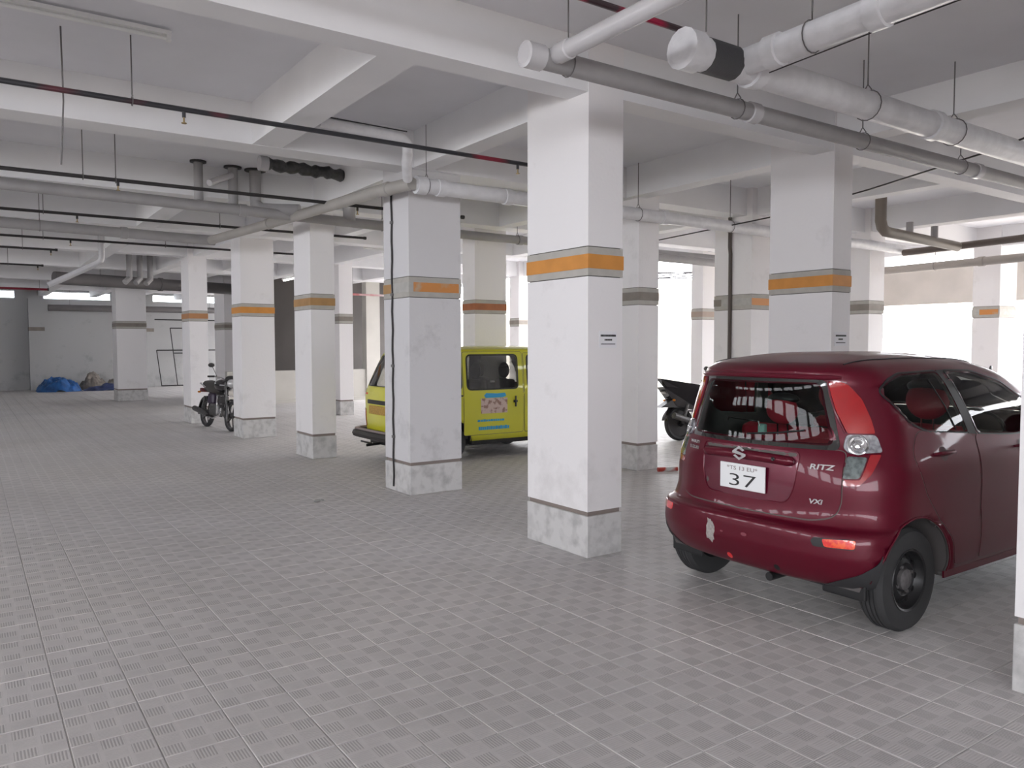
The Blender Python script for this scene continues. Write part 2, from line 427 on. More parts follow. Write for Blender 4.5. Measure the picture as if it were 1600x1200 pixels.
column(3.88, 4.25, 17.5, 18.2, mat('band_dull_orange', (0.48, 0.23, 0.10), 0.65, var=0.1), 'white column with dull orange band directly behind the parked commuter motorcycle')
column(3.68, 4.50, 25.9, 26.7, M_GREYB, 'distant white column with grey band right of the blue tarpaulin heap')
column(6.8, 7.4, 25.9, 27.1, M_GREYB, 'distant column with grey band seen in the narrow gap behind the motorcycle')
column(7.02, 7.33, 4.57, 5.31, M_ORANGE, 'white column with orange band and paper notice rising behind the maroon car roof')
column(7.16, 7.52, 7.43, 7.86, M_GREYB, 'greyish column with dull grey band just right of the white column beside the car')
column(6.84, 7.46, 10.9, 11.28, M_RUST, 'column with rust brown band standing behind the yellow van')
column(7.22, 7.56, 17.5, 17.9, M_GREYB, 'shaded column with grey green band between the slim column and the van tail')
column(9.44, 9.9, 7.45, 8.14, M_BANDG, 'column with dark vertical pipe and half orange band left of the notice column behind the car', patches=((0.0, 0.47, -0.009, 0.1, M_WORNOR), (-0.009, 0.1, 0.55, 0.69, M_GREYB)))
column(12.5, 12.95, 7.45, 8.05, M_GREYB, 'pale column with faded grey band right of the notice column behind the car')
column(12.4, 12.85, 11.0, 11.3, M_FAINT, 'sunlit column with faint tan band at the bright open side')
column(12.4, 12.85, 17.5, 17.95, M_GREYB, 'far cream lit column with grey band glimpsed above the van roof')
column(16.4, 17.1, 7.1, 7.6, M_BANDG, 'bright column with faded orange band at the far right entrance', patches=((-0.009, 0.1, 0.02, 0.36, M_WORNOR),))
column(4.03, 4.5, 0.9, 1.64, M_ORANGE, 'nearest white column cut off by the right edge of the picture')
# joint between the two halves of the nearest worn column's neighbours
cab = thing('cable', 'dark cable running down the left face of the worn column in front of the van', 'cable', (3.94, 8.02, 0.0))
pts = [(3.938, 8.02 + 0.008 * sin(i * 1.7), 3.35 - i * 0.11) for i in range(31)]
MB().tube(pts, 0.012, 6).build('cable_run', M_BLACK, cab, world=True)
for z in (0.6, 1.4, 2.2, 3.0):
    MB().box(3.925, 3.95, 8.0, 8.04, z, z + 0.03).build('clip', M_ROD, cab, world=True)
cab = MB().tube([(9.40, 7.82, ZB), (9.40, 7.82, 3.1), (9.415, 7.82, 3.0), (9.415, 7.82, 0.1)], 0.028, 8).build('conduit', mat('brown_conduit', (0.09, 0.07, 0.06), 0.5)); tag(cab, 'dark brown vertical conduit fixed to the half orange banded column behind the car', 'conduit')
cab = MB().tube([(7.345, 4.60 + 0.006 * sin(i * 2.1), 3.4 - 0.12 * i) for i in range(28)], 0.012, 6).build('cable', M_BLACK); tag(cab, 'black cable down the right edge of the notice column behind the car', 'cable')

def notice(x0, x1, z0, z1, y, label):
    n = MB().box(x0, x1, y - 0.004, y - 0.0005, z0, z1).build('paper_notice', M_PAPER); tag(n, label, 'notice')
    random.seed(int(x0 * 100)); k = MB(); w = x1 - x0; h = z1 - z0
    for row, (a, b, t) in enumerate(((0.08, 0.92, 0.12), (0.3, 0.66, 0.10), (0.1, 0.85, 0.05))):
        zc = z1 - h * (0.26 + 0.25 * row); x = x0 + a * w
        while x < x0 + b * w:
            l = random.uniform(0.008, 0.016); k.box(x, x + l, y - 0.006, y - 0.004, zc - h * t / 2, zc + h * t / 2); x += l + 0.003
    k.build('print', M_INK, n, world=True)['kind'] = 'stuff'
notice(3.99, 4.17, 1.62, 1.75, 4.57, 'small white paper notice on the front column at eye height')
notice(7.07, 7.28, 1.63, 1.77, 4.57, 'small white paper notice on the column behind the maroon car')
# ---------------------------------------------------------------- services under the slab
def drop(t, x, y, z1, z0, r=0.0048, name='hanger_rod', clamp=None):
    MB().tube([(x, y, z1), (x, y, z0)], r, 6).build(name, M_ROD, t, world=True)
    if clamp:
        cr, ax, zc = clamp
        pts = []
        for k in range(17):
            a = 2 * pi * k / 16
            pts.append((x, y + cr * sin(a), zc + cr * cos(a)) if ax == 'x' else (x + cr * sin(a), y, zc + cr * cos(a)))
        MB().tube(pts, 0.004, 5, caps=False).tube([(x, y, z0), (x, y + (0.03 if ax == 'x' else 0), zc + cr)], 0.004, 5).tube([(x, y, z0), (x, y - (0.03 if ax == 'x' else 0), zc + cr)], 0.004, 5).build('clamp', M_ROD, t, world=True)

def pipe(name, label, pts, r, m, rods=(), couplings=(), cat='pipe', n=14, cap=False, ctop=ZS, cup_m=None, group=None):
    t = thing(name, label, cat, pts[0], 0, group)
    MB().tube(pts, r, n).build('pipe_run', m, t, world=True)
    p0 = Vector(pts[0]); p1 = Vector(pts[-1]); d = (p1 - p0).normalized(); ax = 'x' if abs(d.x) > abs(d.y) else 'y'
    def at(s):
        k = 0 if ax == 'x' else 1
        for a, b in zip(pts[:-1], pts[1:]):
            lo, hi = sorted((a[k], b[k]))
            if lo - 1e-6 <= s <= hi + 1e-6 and hi - lo > 1e-6:
                f = (s - a[k]) / (b[k] - a[k]); return Vector(a).lerp(Vector(b), f)
        return Vector(pts[0])
    for s in rods:
        q = at(s); drop(t, q.x, q.y, ctop, q.z + r + 0.05, clamp=(r + 0.006, ax, q.z))
    for s in couplings:
        q = at(s); MB().tube([q - d * 0.05, q - d * 0.045, q + d * 0.045, q + d * 0.05], [r * 1.02, r * 1.16, r * 1.16, r * 1.02], n).build('coupling', cup_m or m, t, world=True)
    if cap:
        MB().tube([p0 - d * 0.03, p0 - d * 0.025, p0 + d * 0.09, p0 + d * 0.1], [r * 0.9, r * 1.2, r * 1.2, r * 1.02], n).build('end_cap', cup_m or m, t, world=True)
    return t

t = pipe('drain_pipe', 'long grey drain pipe crossing in front of the car bay with a capped left end', [(2.66, 3.66, 3.285), (18.3, 3.66, 3.285)], 0.062, M_PGREY, rods=(2.95, 4.46, 6.0, 7.6, 9.4), couplings=(4.62, 7.9, 11), cap=True, cup_m=M_PPLAIN)
pipe('drain_pipe', 'pale grey drain pipe branching towards the viewer at the top centre', [(2.82, 3.62, 3.30), (2.80, -3.0, 3.34)], 0.05, M_PPLAIN, couplings=(3.53, 0.2))
t = pipe('wrapped_pipe', 'thick white wrapped pipe running right above the car with a capped end', [(3.50, 3.26, 3.37), (5.0, 3.26, 3.37), (18.3, 3.26, 3.35)], 0.10, M_PWHITE, rods=(5.4, 6.64, 8.5), couplings=(4.12, 6.3, 9.2), cap=True)
MB().tube([(3.66, 3.26, 3.37), (3.92, 3.26, 3.37)], 0.103, 14).build('mesh_sleeve', mat('dark_mesh_sleeve', (0.06, 0.06, 0.065), 0.6, bump=0.4, bscale=120), t, world=True, label='dark mesh section near the cap')
drop(t, 3.66, 3.24, ZS, 3.5, clamp=None)
t = pipe('wrapped_pipe', 'thick white wrapped pipe leading from the capped joint to the top edge of the picture', [(3.99, 3.22, 3.38), (3.97, 1.6, 3.40), (3.95, -3.0, 3.44)], 0.085, M_PWHITE, rods=(2.75, 1.2), couplings=(3.0, 2.35))
MB().tube([(4.07, 3.1, 3.30), (4.05, 2.4, 3.32), (4.045, 1.4, 3.34), (4.03, -1.0, 3.37)], 0.004, 5).build('tie_wire', M_BLACK, t, world=True)

t = pipe('wrapped_pipe', 'white wrapped pipe crossing behind the front column from the worn column to the right', [(3.88, 7.28, 3.30), (13.9, 7.28, 3.27)], 0.078, M_PWHITE, rods=(3.98, 5.6, 7.0, 8.75, 11.0), couplings=(4.15, 5.0, 7.45, 10.2), cap=True)
pipe('wrapped_pipe', 'pale pipe slanting away to the left from the worn column top', [(3.80, 7.25, 3.30), (3.70, 7.9, 3.31), (3.59, 9.9, 3.33), (3.26, 13.1, 3.33)], 0.065, mat('beige_pipe', (0.42, 0.40, 0.37), 0.5, var=0.1), couplings=(7.7, 10.9))
t = thing('downpipe', 'white elbowed downpipe under the slab above the worn column', 'pipe', (2.62, 6.74, 3.60))
MB().tube([(2.62, 6.74, 3.62), (3.42, 6.74, 3.60), (3.50, 6.78, 3.57), (3.54, 6.85, 3.48), (3.58, 6.95, 3.42), (3.72, 7.2, 3.33)], 0.05, 12).build('pipe_run', M_PWHITE, t, world=True)
MB().tube([(2.60, 6.70, 3.66), (3.46, 6.70, 3.65)], 0.006, 5).build('tie_wire', M_BLACK, t, world=True)
MB().tube([(2.3, 6.9, 3.6), (2.62, 6.78, 3.66)], [0.02, 0.05], 8).build('joint_wrap', M_GROOVE, t, world=True)
pipe('drain_pipe', 'long grey drain pipe crossing the left aisle behind the first beams', [(-6.9, 9.3, 3.35), (0.33, 9.87, 3.35), (4.96, 10.28, 3.34), (7.7, 10.36, 3.33), (12.5, 10.36, 3.33)], 0.066, M_PGREY, rods=(-1.5, 4.9, 7.3), couplings=(2.9, 5.3, 7.35))
pipe('drain_pipe', 'second grey drain pipe deeper in the left aisle', [(-6.9, 12.1, 3.35), (0.42, 12.94, 3.35), (3.36, 13.3, 3.35)], 0.075, M_PGREY, rods=(0.9, -2), couplings=(2.0,))
pipe('main_drain_pipe', 'very thick dark grey pipe near the back wall of the aisle, in place of a shaded beam', [(1.9, 23.3, 3.4), (7.6, 25.2, 3.4)], 0.165, mat('dark_grey_pipe', (0.17, 0.16, 0.16), 0.6, var=0.1), rods=(3.0, 5.5), couplings=(4.6,))  # round pipe stands in for a beam, its shade put into the grey
pipe('main_drain_pipe', 'thick grey pipe along the back wall below the slit windows', [(2.5, 33.4, 3.06), (8.9, 33.4, 3.10)], 0.12, mat('dark_grey_pipe', (0.17, 0.16, 0.16)), rods=(3.2, 8.2))

def stub(x, y, z1, z0, r, label, bend=None):
    t = thing('soil_pipe', label, 'pipe', (x, y, z0))
    pts = [(x, y, z1), (x, y, z0)] + (bend or [])
    MB().tube(pts, r, 12).build('pipe_run', M_PGREY, t, world=True)
    MB().tube([(x, y, z1), (x, y, z1 - 0.02)], r * 1.8, 14).build('flange', M_BLACK, t, world=True)
    return t
stub(2.42, 10.28, ZS, 3.45, 0.055, 'leftmost short grey soil pipe dropping from the slab')
stub(2.86, 10.36, ZS, 3.42, 0.062, 'middle grey soil pipe with slanted branch dropping from the slab')
tag(MB().tube([(2.48, 10.0, 3.62), (2.82, 10.28, 3.80)], 0.04, 10).build('branch_pipe', M_PPLAIN), 'short slanted pale branch pipe between the soil pipes', 'pipe')
stub(3.15, 10.38, ZS, 3.50, 0.075, 'thick right soil pipe with elbow dropping from the slab', [(3.2, 10.3, 3.42), (3.6, 10.0, 3.40)])
t = stub(4.38, 10.22, ZS, 3.36, 0.085, 'dark wrapped soil pipe standing on the long grey pipe left of the worn column')
t = thing('flexible_duct', 'dark foil wrapped duct under the beam left of the worn column', 'duct', (3.0, 9.4, 3.8))
rr = [0.07 + 0.014 * sin(i * 2.2) for i in range(22)]
MB().tube([(2.95 + i * 0.055, 9.40 + 0.004 * i, 3.80 + 0.008 * sin(i)) for i in range(22)], rr, 12).build('duct_run', mat('dark_foil', (0.09, 0.09, 0.09), 0.4, 0.3, var=0.5, scale=14, bump=0.4, bscale=40), t, world=True)
MB().tube([(2.90, 9.40, 3.80), (3.0, 9.4, 3.80)], 0.09, 12).build('end_cap', M_PPLAIN, t, world=True)
t = thing('downpipe', 'thin white pipe with a bend hanging before the back wall', 'pipe', (1.6, 17.0, 3.2))
MB().tube([(2.05, 15.9, ZS), (2.05, 15.9, 3.25), (2.03, 15.9, 3.18), (1.95, 16.0, 3.12), (1.22, 16.1, 2.72)], 0.055, 10).build('pipe_run', M_PPLAIN, t, world=True)
t = thing('soil_pipe', 'cluster fitting of short dark pipes before the back wall', 'pipe', (2.0, 21, 3.4))
for (x, y) in ((3.3, 21.0), (3.55, 21.1), (3.8, 21.2)):
    MB().tube([(x, y, ZS), (x, y, 3.3), (x - 0.12, y - 0.1, 3.18)], 0.07, 10).build('pipe_run', M_PGREY, t, world=True)

# sprinkler branch lines
def sprinkler(label, x0, x1, y, z, m, rods=(), heads=(), r=0.02, dy=0.0):
    t = thing('sprinkler_pipe', label, 'sprinkler pipe', (x0, y, z))
    f = lambda x: y + dy * (x - x0)
    MB().tube([(x0, f(x0), z), (x1, f(x1), z)], r, 10).build('pipe_run', m, t, world=True)
    MB().tube([(x1 - 0.01, f(x1), z), (x1 + 0.03, f(x1), z)], r * 1.3, 10).build('end_cap', M_BLACK, t, world=True)
    for x in rods:
        drop(t, x, f(x), ZS, z + r + 0.02, 0.005, clamp=(r + 0.012, 'x', z))
    for x in heads:
        h = MB().tube([(x, f(x), z), (x, f(x), z - 0.06)], 0.014, 8).build('sprinkler_drop', m, t, world=True)
        MB().tube([(x, f(x), z - 0.06), (x, f(x), z - 0.10)], 0.007, 6).tube([(x, f(x), z - 0.1), (x, f(x), z - 0.106)], 0.02, 10).build('sprinkler_head', mat('brass', (0.4, 0.3, 0.15), 0.4, 0.8), h, world=True)
sprinkler('nearest dark red sprinkler pipe crossing the top left', -6.9, 5.1, 6.44, 3.45, M_REDB, rods=(-1.2, 1.06), heads=(1.42, 4.55))
sprinkler('second sprinkler pipe, black, just above the long grey drain pipe on the left', -6.9, 5.5, 9.08, 3.36, M_BLACK, rods=(1.02, 1.32, -2), heads=(1.34, 4.0))
sprinkler('third black sprinkler pipe ending right of the slim column', -6.9, 5.55, 12.33, 3.45, M_BLACK, rods=(0.9, 3.2), heads=(1.3,))
sprinkler('fourth black sprinkler pipe ending left of the slim column', -6.9, 5.37, 15.25, 3.45, M_BLACK, rods=(1.1, 3.0), heads=(1.5,))
sprinkler('fifth short black sprinkler pipe at the far left', -6.9, 1.43, 17.05, 3.45, M_BLACK, heads=(1.35,), rods=(0.9,))
sprinkler('sixth short black sprinkler pipe at the far left, nearer the back wall', -6.9, 1.44, 20.5, 3.45, M_BLACK, heads=(1.36,), rods=(0.8,))
sprinkler('furthest red sprinkler pipe low before the back wall', -6.9, 2.12, 28.2, 3.40, M_RED, rods=(0.5, 1.9), r=0.035)
sprinkler('bright red sprinkler pipe at the top centre ending at the capped white pipe', -2.0, 3.78, 3.52, 3.62, mat('sprinkler_red_bright', (0.34, 0.012, 0.05), 0.4, col2=(0.05, 0.03, 0.035), scale=2.5, thresh=(0.44, 0.5), detail=1), rods=(2.2,), r=0.02)
sprinkler('red and white sprinkler pipe far behind the slim column near the van tail', 8.6, 10.2, 20.6, 3.08, mat('red_white_pipe', (0.45, 0.1, 0.1), 0.4, col2=(0.6, 0.5, 0.5), scale=3), r=0.03, rods=(8.9, 9.9))

# drains and cables at the right
t = thing('soil_pipe', 'dark elbow pipe dropping from the slab and turning right behind the car roof', 'pipe', (10.45, 6.1, 3.2))
MB().tube([(10.45, 6.08, ZS), (10.45, 6.08, 3.36), (10.49, 6.08, 3.27), (10.58, 6.08, 3.22), (12.8, 6.18, 3.18)], 0.075, 12).build('pipe_run', mat('brown_grey_pipe', (0.20, 0.17, 0.14), 0.5, var=0.1), t, world=True)
for x in (11.3, 12.0):
    MB().tube([(x, 6.13, 3.2), (x, 6.13, 3.42)], 0.05, 10).build('riser', M_PGREY, t, world=True)
pipe('drain_pipe', 'upper brown pipe crossing the bright entrance at the far right', [(13.1, 7.2, 3.2), (12.75, 5.2, 3.2), (12.3, 2.4, 3.2)], 0.055, mat('brown_pipe', (0.13, 0.105, 0.09), 0.5), rods=(5.2,))
pipe('drain_pipe', 'lower grey pipe crossing the bright entrance at the far right', [(13.95, 8.6, 3.0), (13.57, 5.5, 3.0), (13.0, 1.5, 3.0)], 0.07, mat('warm_grey_pipe', (0.36, 0.33, 0.30), 0.5), rods=(5.0, 7.0), couplings=(6.2,))
pipe('drain_pipe', 'grey pipe seen against the white opening between the two columns behind the front column', [(9.0, 10.0, 3.2), (12.4, 10.0, 3.18)], 0.07, M_PGREY, rods=(9.9,), ctop=ZS)
t = tag(MB().tube([(9.2, 11.5, 3.3), (8.86, 8.76, 3.27), (8.62, 6.49, 3.30), (8.35, 5.0, 3.38), (7.76, 3.44, 3.42), (7.2, 2.2, 3.5)], 0.009, 6).build('cable', M_BLACK), 'thin black cable sagging across the bay above the car', 'cable')
t = thing('overhead_cable', 'bundle of overhead cables outside the bright opening', 'cable', (16.5, 15, 3.4))
for k in range(5):
    MB().tube([(12.85 + 0.64 * i, 17.6 - 0.9 * i, 3.42 + 0.02 * k + 0.05 * sin(i * 1.3 + k)) for i in range(6)], 0.016, 5).build('cable_strand', M_BLACK, t, world=True)
t = tag(MB().tube([(0.62, 6.55, ZS), (0.625, 6.55, 3.4), (0.60, 6.56, 2.95)], 0.006, 5).build('wire', M_ROD), 'loose thin wire hanging from the slab at the top left', 'wire')

def batten(x0, x1, y, z, label, dy=0.0, lit=False):
    t = thing('tube_light', label, 'light fitting', ((x0 + x1) / 2, y, z))
    MB().box(x0, x1, y - 0.03, y + 0.03, z, z + 0.03).build('batten', M_LAMP, t, world=True)
    MB().tube([(x0 + 0.03, y, z - 0.02), (x1 - 0.03, y, z - 0.02)], 0.014, 10).build('tube', M_LAMP if not lit else mat('lit_tube', (1, 1, 1), 0.3, emit=((1, 1, 1), 3.0)), t, world=True)
    for x in (x0, x1 - 0.03):
        MB().box(x, x + 0.03, y - 0.018, y + 0.018, z - 0.04, z).build('lamp_holder', M_LAMP, t, world=True)
batten(-0.2, 1.28, 6.16, 3.88, 'unlit white tube light on the slab at the top left')
batten(1.5, 2.26, 12.72, 3.88, 'unlit white tube light on the slab deeper in the left aisle')
batten(6.55, 7.7, 14.6, 3.60, 'unlit tube light behind the worn column on the right')
t = thing('tube_light', 'lit tube light seen between the two slim columns at the back', 'light fitting', (7.48, 22.0, 3.5))
MB().box(7.44, 7.52, 21.0, 22.2, 3.52, 3.56).build('batten', M_LAMP, t, world=True)
MB().tube([(7.48, 21.03, 3.5), (7.48, 22.17, 3.5)], 0.018, 10).build('tube', mat('lit_tube', (1, 1, 1), 0.3, emit=((1, 0.99, 0.95), 4.0)), t, world=True)
for y in (21.02, 22.14):
    MB().box(7.46, 7.50, y, y + 0.03, 3.48, 3.52).build('lamp_holder', M_LAMP, t, world=True)
for y in (21.3, 21.9):
    MB().tube([(7.48, y, 3.56), (7.48, y, ZS)], 0.006, 5).build('hanger_rod', M_ROD, t, world=True)
# ---------------------------------------------------------------- things at the back wall
from mathutils import noise
def heap(name, label, cx, cy, sx, sy, h, m, seed, cat):
    random.seed(seed); n = 40; bm = bmesh.new(); g = []
    for i in range(n):
        row = []
        for j in range(n):
            a, b = i / (n - 1) * 2 - 1, j / (n - 1) * 2 - 1
            r = max(0.0, 1 - (a * a + b * b) ** 0.5 * 0.98)
            q = Vector((cx + a * sx, cy + b * sy, seed))
            z = h * (r ** 0.55) * (0.62 + 0.9 * abs(noise.noise(q * 2.3)) + 0.35 * noise.noise(q * 5.5)) + 0.16 * h * abs(noise.noise(q * 11)) * min(1, r * 5)
            row.append(bm.verts.new((cx + a * sx, cy + b * sy, max(z, 0.0) + (0.001 if r == 0 else 0.004))))
        g.append(row)
    for i in range(n - 1):
        for j in range(n - 1):
            bm.faces.new((g[i][j], g[i + 1][j], g[i + 1][j + 1], g[i][j + 1]))
    mb = MB().bm(bm, smooth=True); mb.sm = [True] * len(mb.f)
    o = mb.build(name, m, angle=50); return tag(o, label, cat)
heap('blue_tarpaulin', 'crumpled bright blue tarpaulin on the floor at the back wall', 2.75, 33.1, 0.72, 0.7, 0.62, mat('blue_tarpaulin', (0.03, 0.14, 0.42), 0.4, var=0.5, scale=5), 3, 'tarpaulin')
heap('sack', 'dusty brown sack beside the blue tarpaulin', 3.95, 33.75, 0.50, 0.45, 0.66, mat('dusty_sack', (0.27, 0.24, 0.21), 0.9, var=0.4, scale=6), 5, 'sack')
heap('sack', 'grey sack at the right end of the heap by the blue tarpaulin', 4.9, 33.7, 0.50, 0.5, 0.60, mat('grey_sack', (0.30, 0.28, 0.26), 0.9, var=0.5, scale=5), 8, 'sack')
heap('blue_sheet', 'dark blue plastic sheet spread in front of the sacks', 4.3, 32.75, 0.8, 0.35, 0.22, mat('dark_blue_sheet', (0.04, 0.06, 0.16), 0.5, var=0.5, scale=5), 11, 'sheet')
t = thing('steel_frame', 'black steel frame leaning on the back wall under the slit window', 'frame', (7.4, 34.2, 0))
def bar(a, b, r=0.022):
    MB().tube([a, b], r, 4, smooth=False).build('frame_bar', M_BLACK, t, world=True)
bar((6.28, 34.35, 2.72), (8.75, 34.35, 2.72)); bar((6.3, 34.2, 1.48), (8.8, 34.2, 1.48)); bar((6.4, 33.95, 0.05), (8.9, 33.95, 0.05))
bar((6.3, 34.2, 1.48), (6.42, 33.95, 0.05)); bar((6.85, 34.3, 2.38), (7.02, 33.95, 0.05)); bar((6.85, 34.3, 2.38), (7.5, 34.3, 2.38)); bar((8.70, 34.35, 2.72), (8.9, 33.95, 0.05), 0.04); bar((7.5, 34.35, 2.72), (7.6, 33.95, 0.05))
bar((6.95, 34.15, 1.36), (8.2, 34.15, 1.36))
tag(MB().tube([(7.3, 7.2, 0.035), (7.42, 7.15, 0.035)], 0.03, 10).tube([(7.42, 7.15, 0.035), (7.55, 7.1, 0.035)], 0.032, 10).build('bottle', mat('red_white_plastic', (0.5, 0.06, 0.04), 0.4, col2=(0.7, 0.7, 0.68), scale=6, thresh=(0.45, 0.5), detail=0)), 'small red and white plastic bottle lying on the floor left of the car', 'bottle')
tag(MB().ball((2.99, 7.9, 0.012), (0.04, 0.02, 0.014)).ball((3.03, 7.87, 0.02), (0.02, 0.035, 0.01)).build('litter', mat('crumpled_foil', (0.3, 0.3, 0.28), 0.5)), 'tiny crumpled scrap of litter on the open floor', 'litter')
# ---------------------------------------------------------------- vehicle bodies: a shell lofted through horizontal outlines
def catmull(rows, k):
    out = []
    n = len(rows)
    for i in range(n - 1):
        p0 = rows[max(i - 1, 0)]; p1 = rows[i]; p2 = rows[i + 1]; p3 = rows[min(i + 2, n - 1)]
        steps = k if abs(p2[0] - p1[0]) > 0.02 or abs(p2[2] - p1[2]) > 0.1 else 2
        for j in range(steps):
            t = j / steps
            row = []
            for a, b, c, d in zip(p0, p1, p2, p3):
                m1 = (c - a) * 0.5; m2 = (d - b) * 0.5
                lim = 1.5 * abs(c - b)
                m1 = max(-lim, min(lim, m1)) if (c - b) * m1 >= 0 else 0
                m2 = max(-lim, min(lim, m2)) if (c - b) * m2 >= 0 else 0
                row.append((2 * t**3 - 3 * t**2 + 1) * b + (t**3 - 2 * t**2 + t) * m1 + (-2 * t**3 + 3 * t**2) * c + (t**3 - t**2) * m2)
            out.append(row)
    out.append(list(rows[-1]))
    return out

def contour(row, nq=14, ns=34):
    """row = z, rear u, front u, half width, rear corner length, rear exponent, front corner length, front exponent, barrel"""
    z, ur, uf, w, rr, nr, rf, nf, bar = row
    right = []
    for i in range(nq):
        th = (i / nq) * pi / 2
        right.append((ur + rr * (1 - cos(th) ** (2 / nr)), (w - bar) * sin(th) ** (2 / nr)))
    a, b = ur + rr, uf - rf
    for i in range(ns + 1):
        f = i / ns
        right.append((a + (b - a) * f, w - bar * (2 * f - 1) ** 2))
    for i in range(1, nq + 1):
        th = pi / 2 - (i / nq) * pi / 2
        right.append((uf - rf * (1 - cos(th) ** (2 / nf)), (w - bar) * max(0.0, sin(th)) ** (2 / nf)))
    pts = [(u, -v, z) for u, v in right]
    pts += [(u, v, z) for u, v in reversed(right[1:-1])]
    return pts

def body_shell(rows, k=5, nq=14, ns=34, crown=0.012):
    rows = catmull(rows, k); v = []; f = []
    for r in rows: v += contour(r, nq, ns)
    n = len(contour(rows[0], nq, ns)); m = len(rows)
    for i in range(m - 1):
        for j in range(n):
            f.append((i * n + j, i * n + (j + 1) % n, (i + 1) * n + (j + 1) % n, (i + 1) * n + j))
    # close the roof with a strip grid between left and right halves
    h = n // 2; base = (m - 1) * n
    for j in range(1, h):
        a, b = base + j, base + j + 1
        c, d = base + (n - j - 1) % n, base + (n - j) % n
        if j == h - 1: f.append((a, b, d))
        else: f.append((a, b, c, d))
    f.append((base, base + 1, base + n - 1))
    return v, f

def pip(p, poly):
    x, y = p; c = False; n = len(poly)
    for i in range(n):
        x1, y1 = poly[i]; x2, y2 = poly[(i + 1) % n]
        if (y1 > y) != (y2 > y) and x < (x2 - x1) * (y - y1) / (y2 - y1) + x1: c = not c
    return c
def nearest(p, poly):
    best = None
    for i in range(len(poly)):
        a = Vector(poly[i]); b = Vector(poly[(i + 1) % len(poly)]); ab = b - a
        t = max(0, min(1, (Vector(p) - a).dot(ab) / max(ab.dot(ab), 1e-9))); q = a + ab * t
        d = (Vector(p) - q).length
        if best is None or d < best[0]: best = (d, q)
    return best
def smooth_poly(pts, r=0.03, k=4):
    """round the corners of a polygon"""
    out = []; n = len(pts)
    for i in range(n):
        p = Vector(pts[i]); a = Vector(pts[i - 1]); b = Vector(pts[(i + 1) % n])
        ra = min(r, (a - p).length * 0.45); rb = min(r, (b - p).length * 0.45)
        q0 = p + (a - p).normalized() * ra; q1 = p + (b - p).normalized() * rb
        for j in range(k + 1):
            t = j / k; out.append(tuple(q0 * (1 - t) ** 2 + p * 2 * t * (1 - t) + q1 * t * t))
    return out
def inset(pts, d):
    n = len(pts); out = []
    area2 = sum(pts[i][0] * pts[(i + 1) % n][1] - pts[(i + 1) % n][0] * pts[i][1] for i in range(n))
    sg = 1 if area2 > 0 else -1
    for i in range(n):
        p = Vector(pts[i]); a = (p - Vector(pts[i - 1])); b = (Vector(pts[(i + 1) % n]) - p)
        if a.length < 1e-7: a = b
        if b.length < 1e-7: b = a
        t = (a.normalized() + b.normalized())
        if t.length < 1e-6: t = a
        t.normalize(); nn = Vector((-t.y, t.x)) * sg
        out.append(tuple(p + nn * d))
    return out

class Frame2:
    """a viewing direction in the vehicle's own space: (s, z) <-> points, hits on the shell"""
    def __init__(s, bvh, ang):
        s.b = bvh; s.d = Vector((cos(R(ang)), sin(R(ang)), 0)); s.r = Vector((-s.d.y, s.d.x, 0))
    def sz(s, p): return (Vector(p).dot(s.r), p[2])
    def hit(s, q, off=0.0):
        o = s.r * q[0] + Vector((0, 0, q[1])) - s.d * 20 + Vector((1.8, 0, 0)) * 0
        h, n, i, dist = s.b.ray_cast(o, s.d)
        if h is None: return None
        if n.dot(s.d) > 0: n = -n
        return h + n * off
def patch(mb, fr, poly, off=0.004, depth=0.006, hole=None, step=0.035, smooth=True):
    def dens(P):
        o = []
        for i in range(len(P)):
            a = Vector(P[i]); b = Vector(P[(i + 1) % len(P)]); k = max(1, int((b - a).length / step))
            o += [tuple(a.lerp(b, j / k)) for j in range(k)]
        return o
    outer = dens(poly); loops = [outer] + ([dens(hole)] if hole else [])
    pts = []; edges = []
    for L in loops:
        b = len(pts); pts += [Vector(p) for p in L]; edges += [(b + i, b + (i + 1) % len(L)) for i in range(len(L))]
    xs = [p.x for p in pts]; ys = [p.y for p in pts]
    y = min(ys) + step / 2
    while y < max(ys):
        x = min(xs) + step / 2
        while x < max(xs):
            q = (x, y)
            if pip(q, poly) and (not hole or not pip(q, hole)) and nearest(q, poly)[0] > step * 0.4 and (not hole or nearest(q, hole)[0] > step * 0.4):
                pts.append(Vector(q))
            x += step
        y += step
    vs, es, fs, ov, oe, of = geometry.delaunay_2d_cdt(pts, edges, [], 0, 1e-5)
    P3 = [fr.hit(p, off) for p in vs]
    # points that miss the shell borrow the nearest hit
    for i, p in enumerate(P3):
        if p is None:
            j = min((k for k in range(len(vs)) if P3[k] is not None), key=lambda k: (vs[k] - vs[i]).length)
            P3[i] = P3[j] + fr.r * (vs[i].x - vs[j].x) + Vector((0, 0, vs[i].y - vs[j].y))
    keep = []
    for f in fs:
        c = (sum(vs[i].x for i in f) / 3, sum(vs[i].y for i in f) / 3)
        if pip(c, poly) and not (hole and pip(c, hole)): keep.append(tuple(f))
    base = len(mb.v)
    mb.add(P3, keep, smooth)
    if depth:
        back = [p + fr.d * depth for p in P3]
        bd = {}
        for f in keep:
            for a, b in zip(f, f[1:] + f[:1]): bd[(a, b)] = 1
        rim = [(a, b) for (a, b) in bd if (b, a) not in bd]
        idx = {}; vv = []; ff = []
        for a, b in rim:
            k = len(vv); vv += [P3[a], P3[b], back[b], back[a]]; ff.append((k, k + 1, k + 2, k + 3))
        mb.add(vv, ff, False)
    return mb
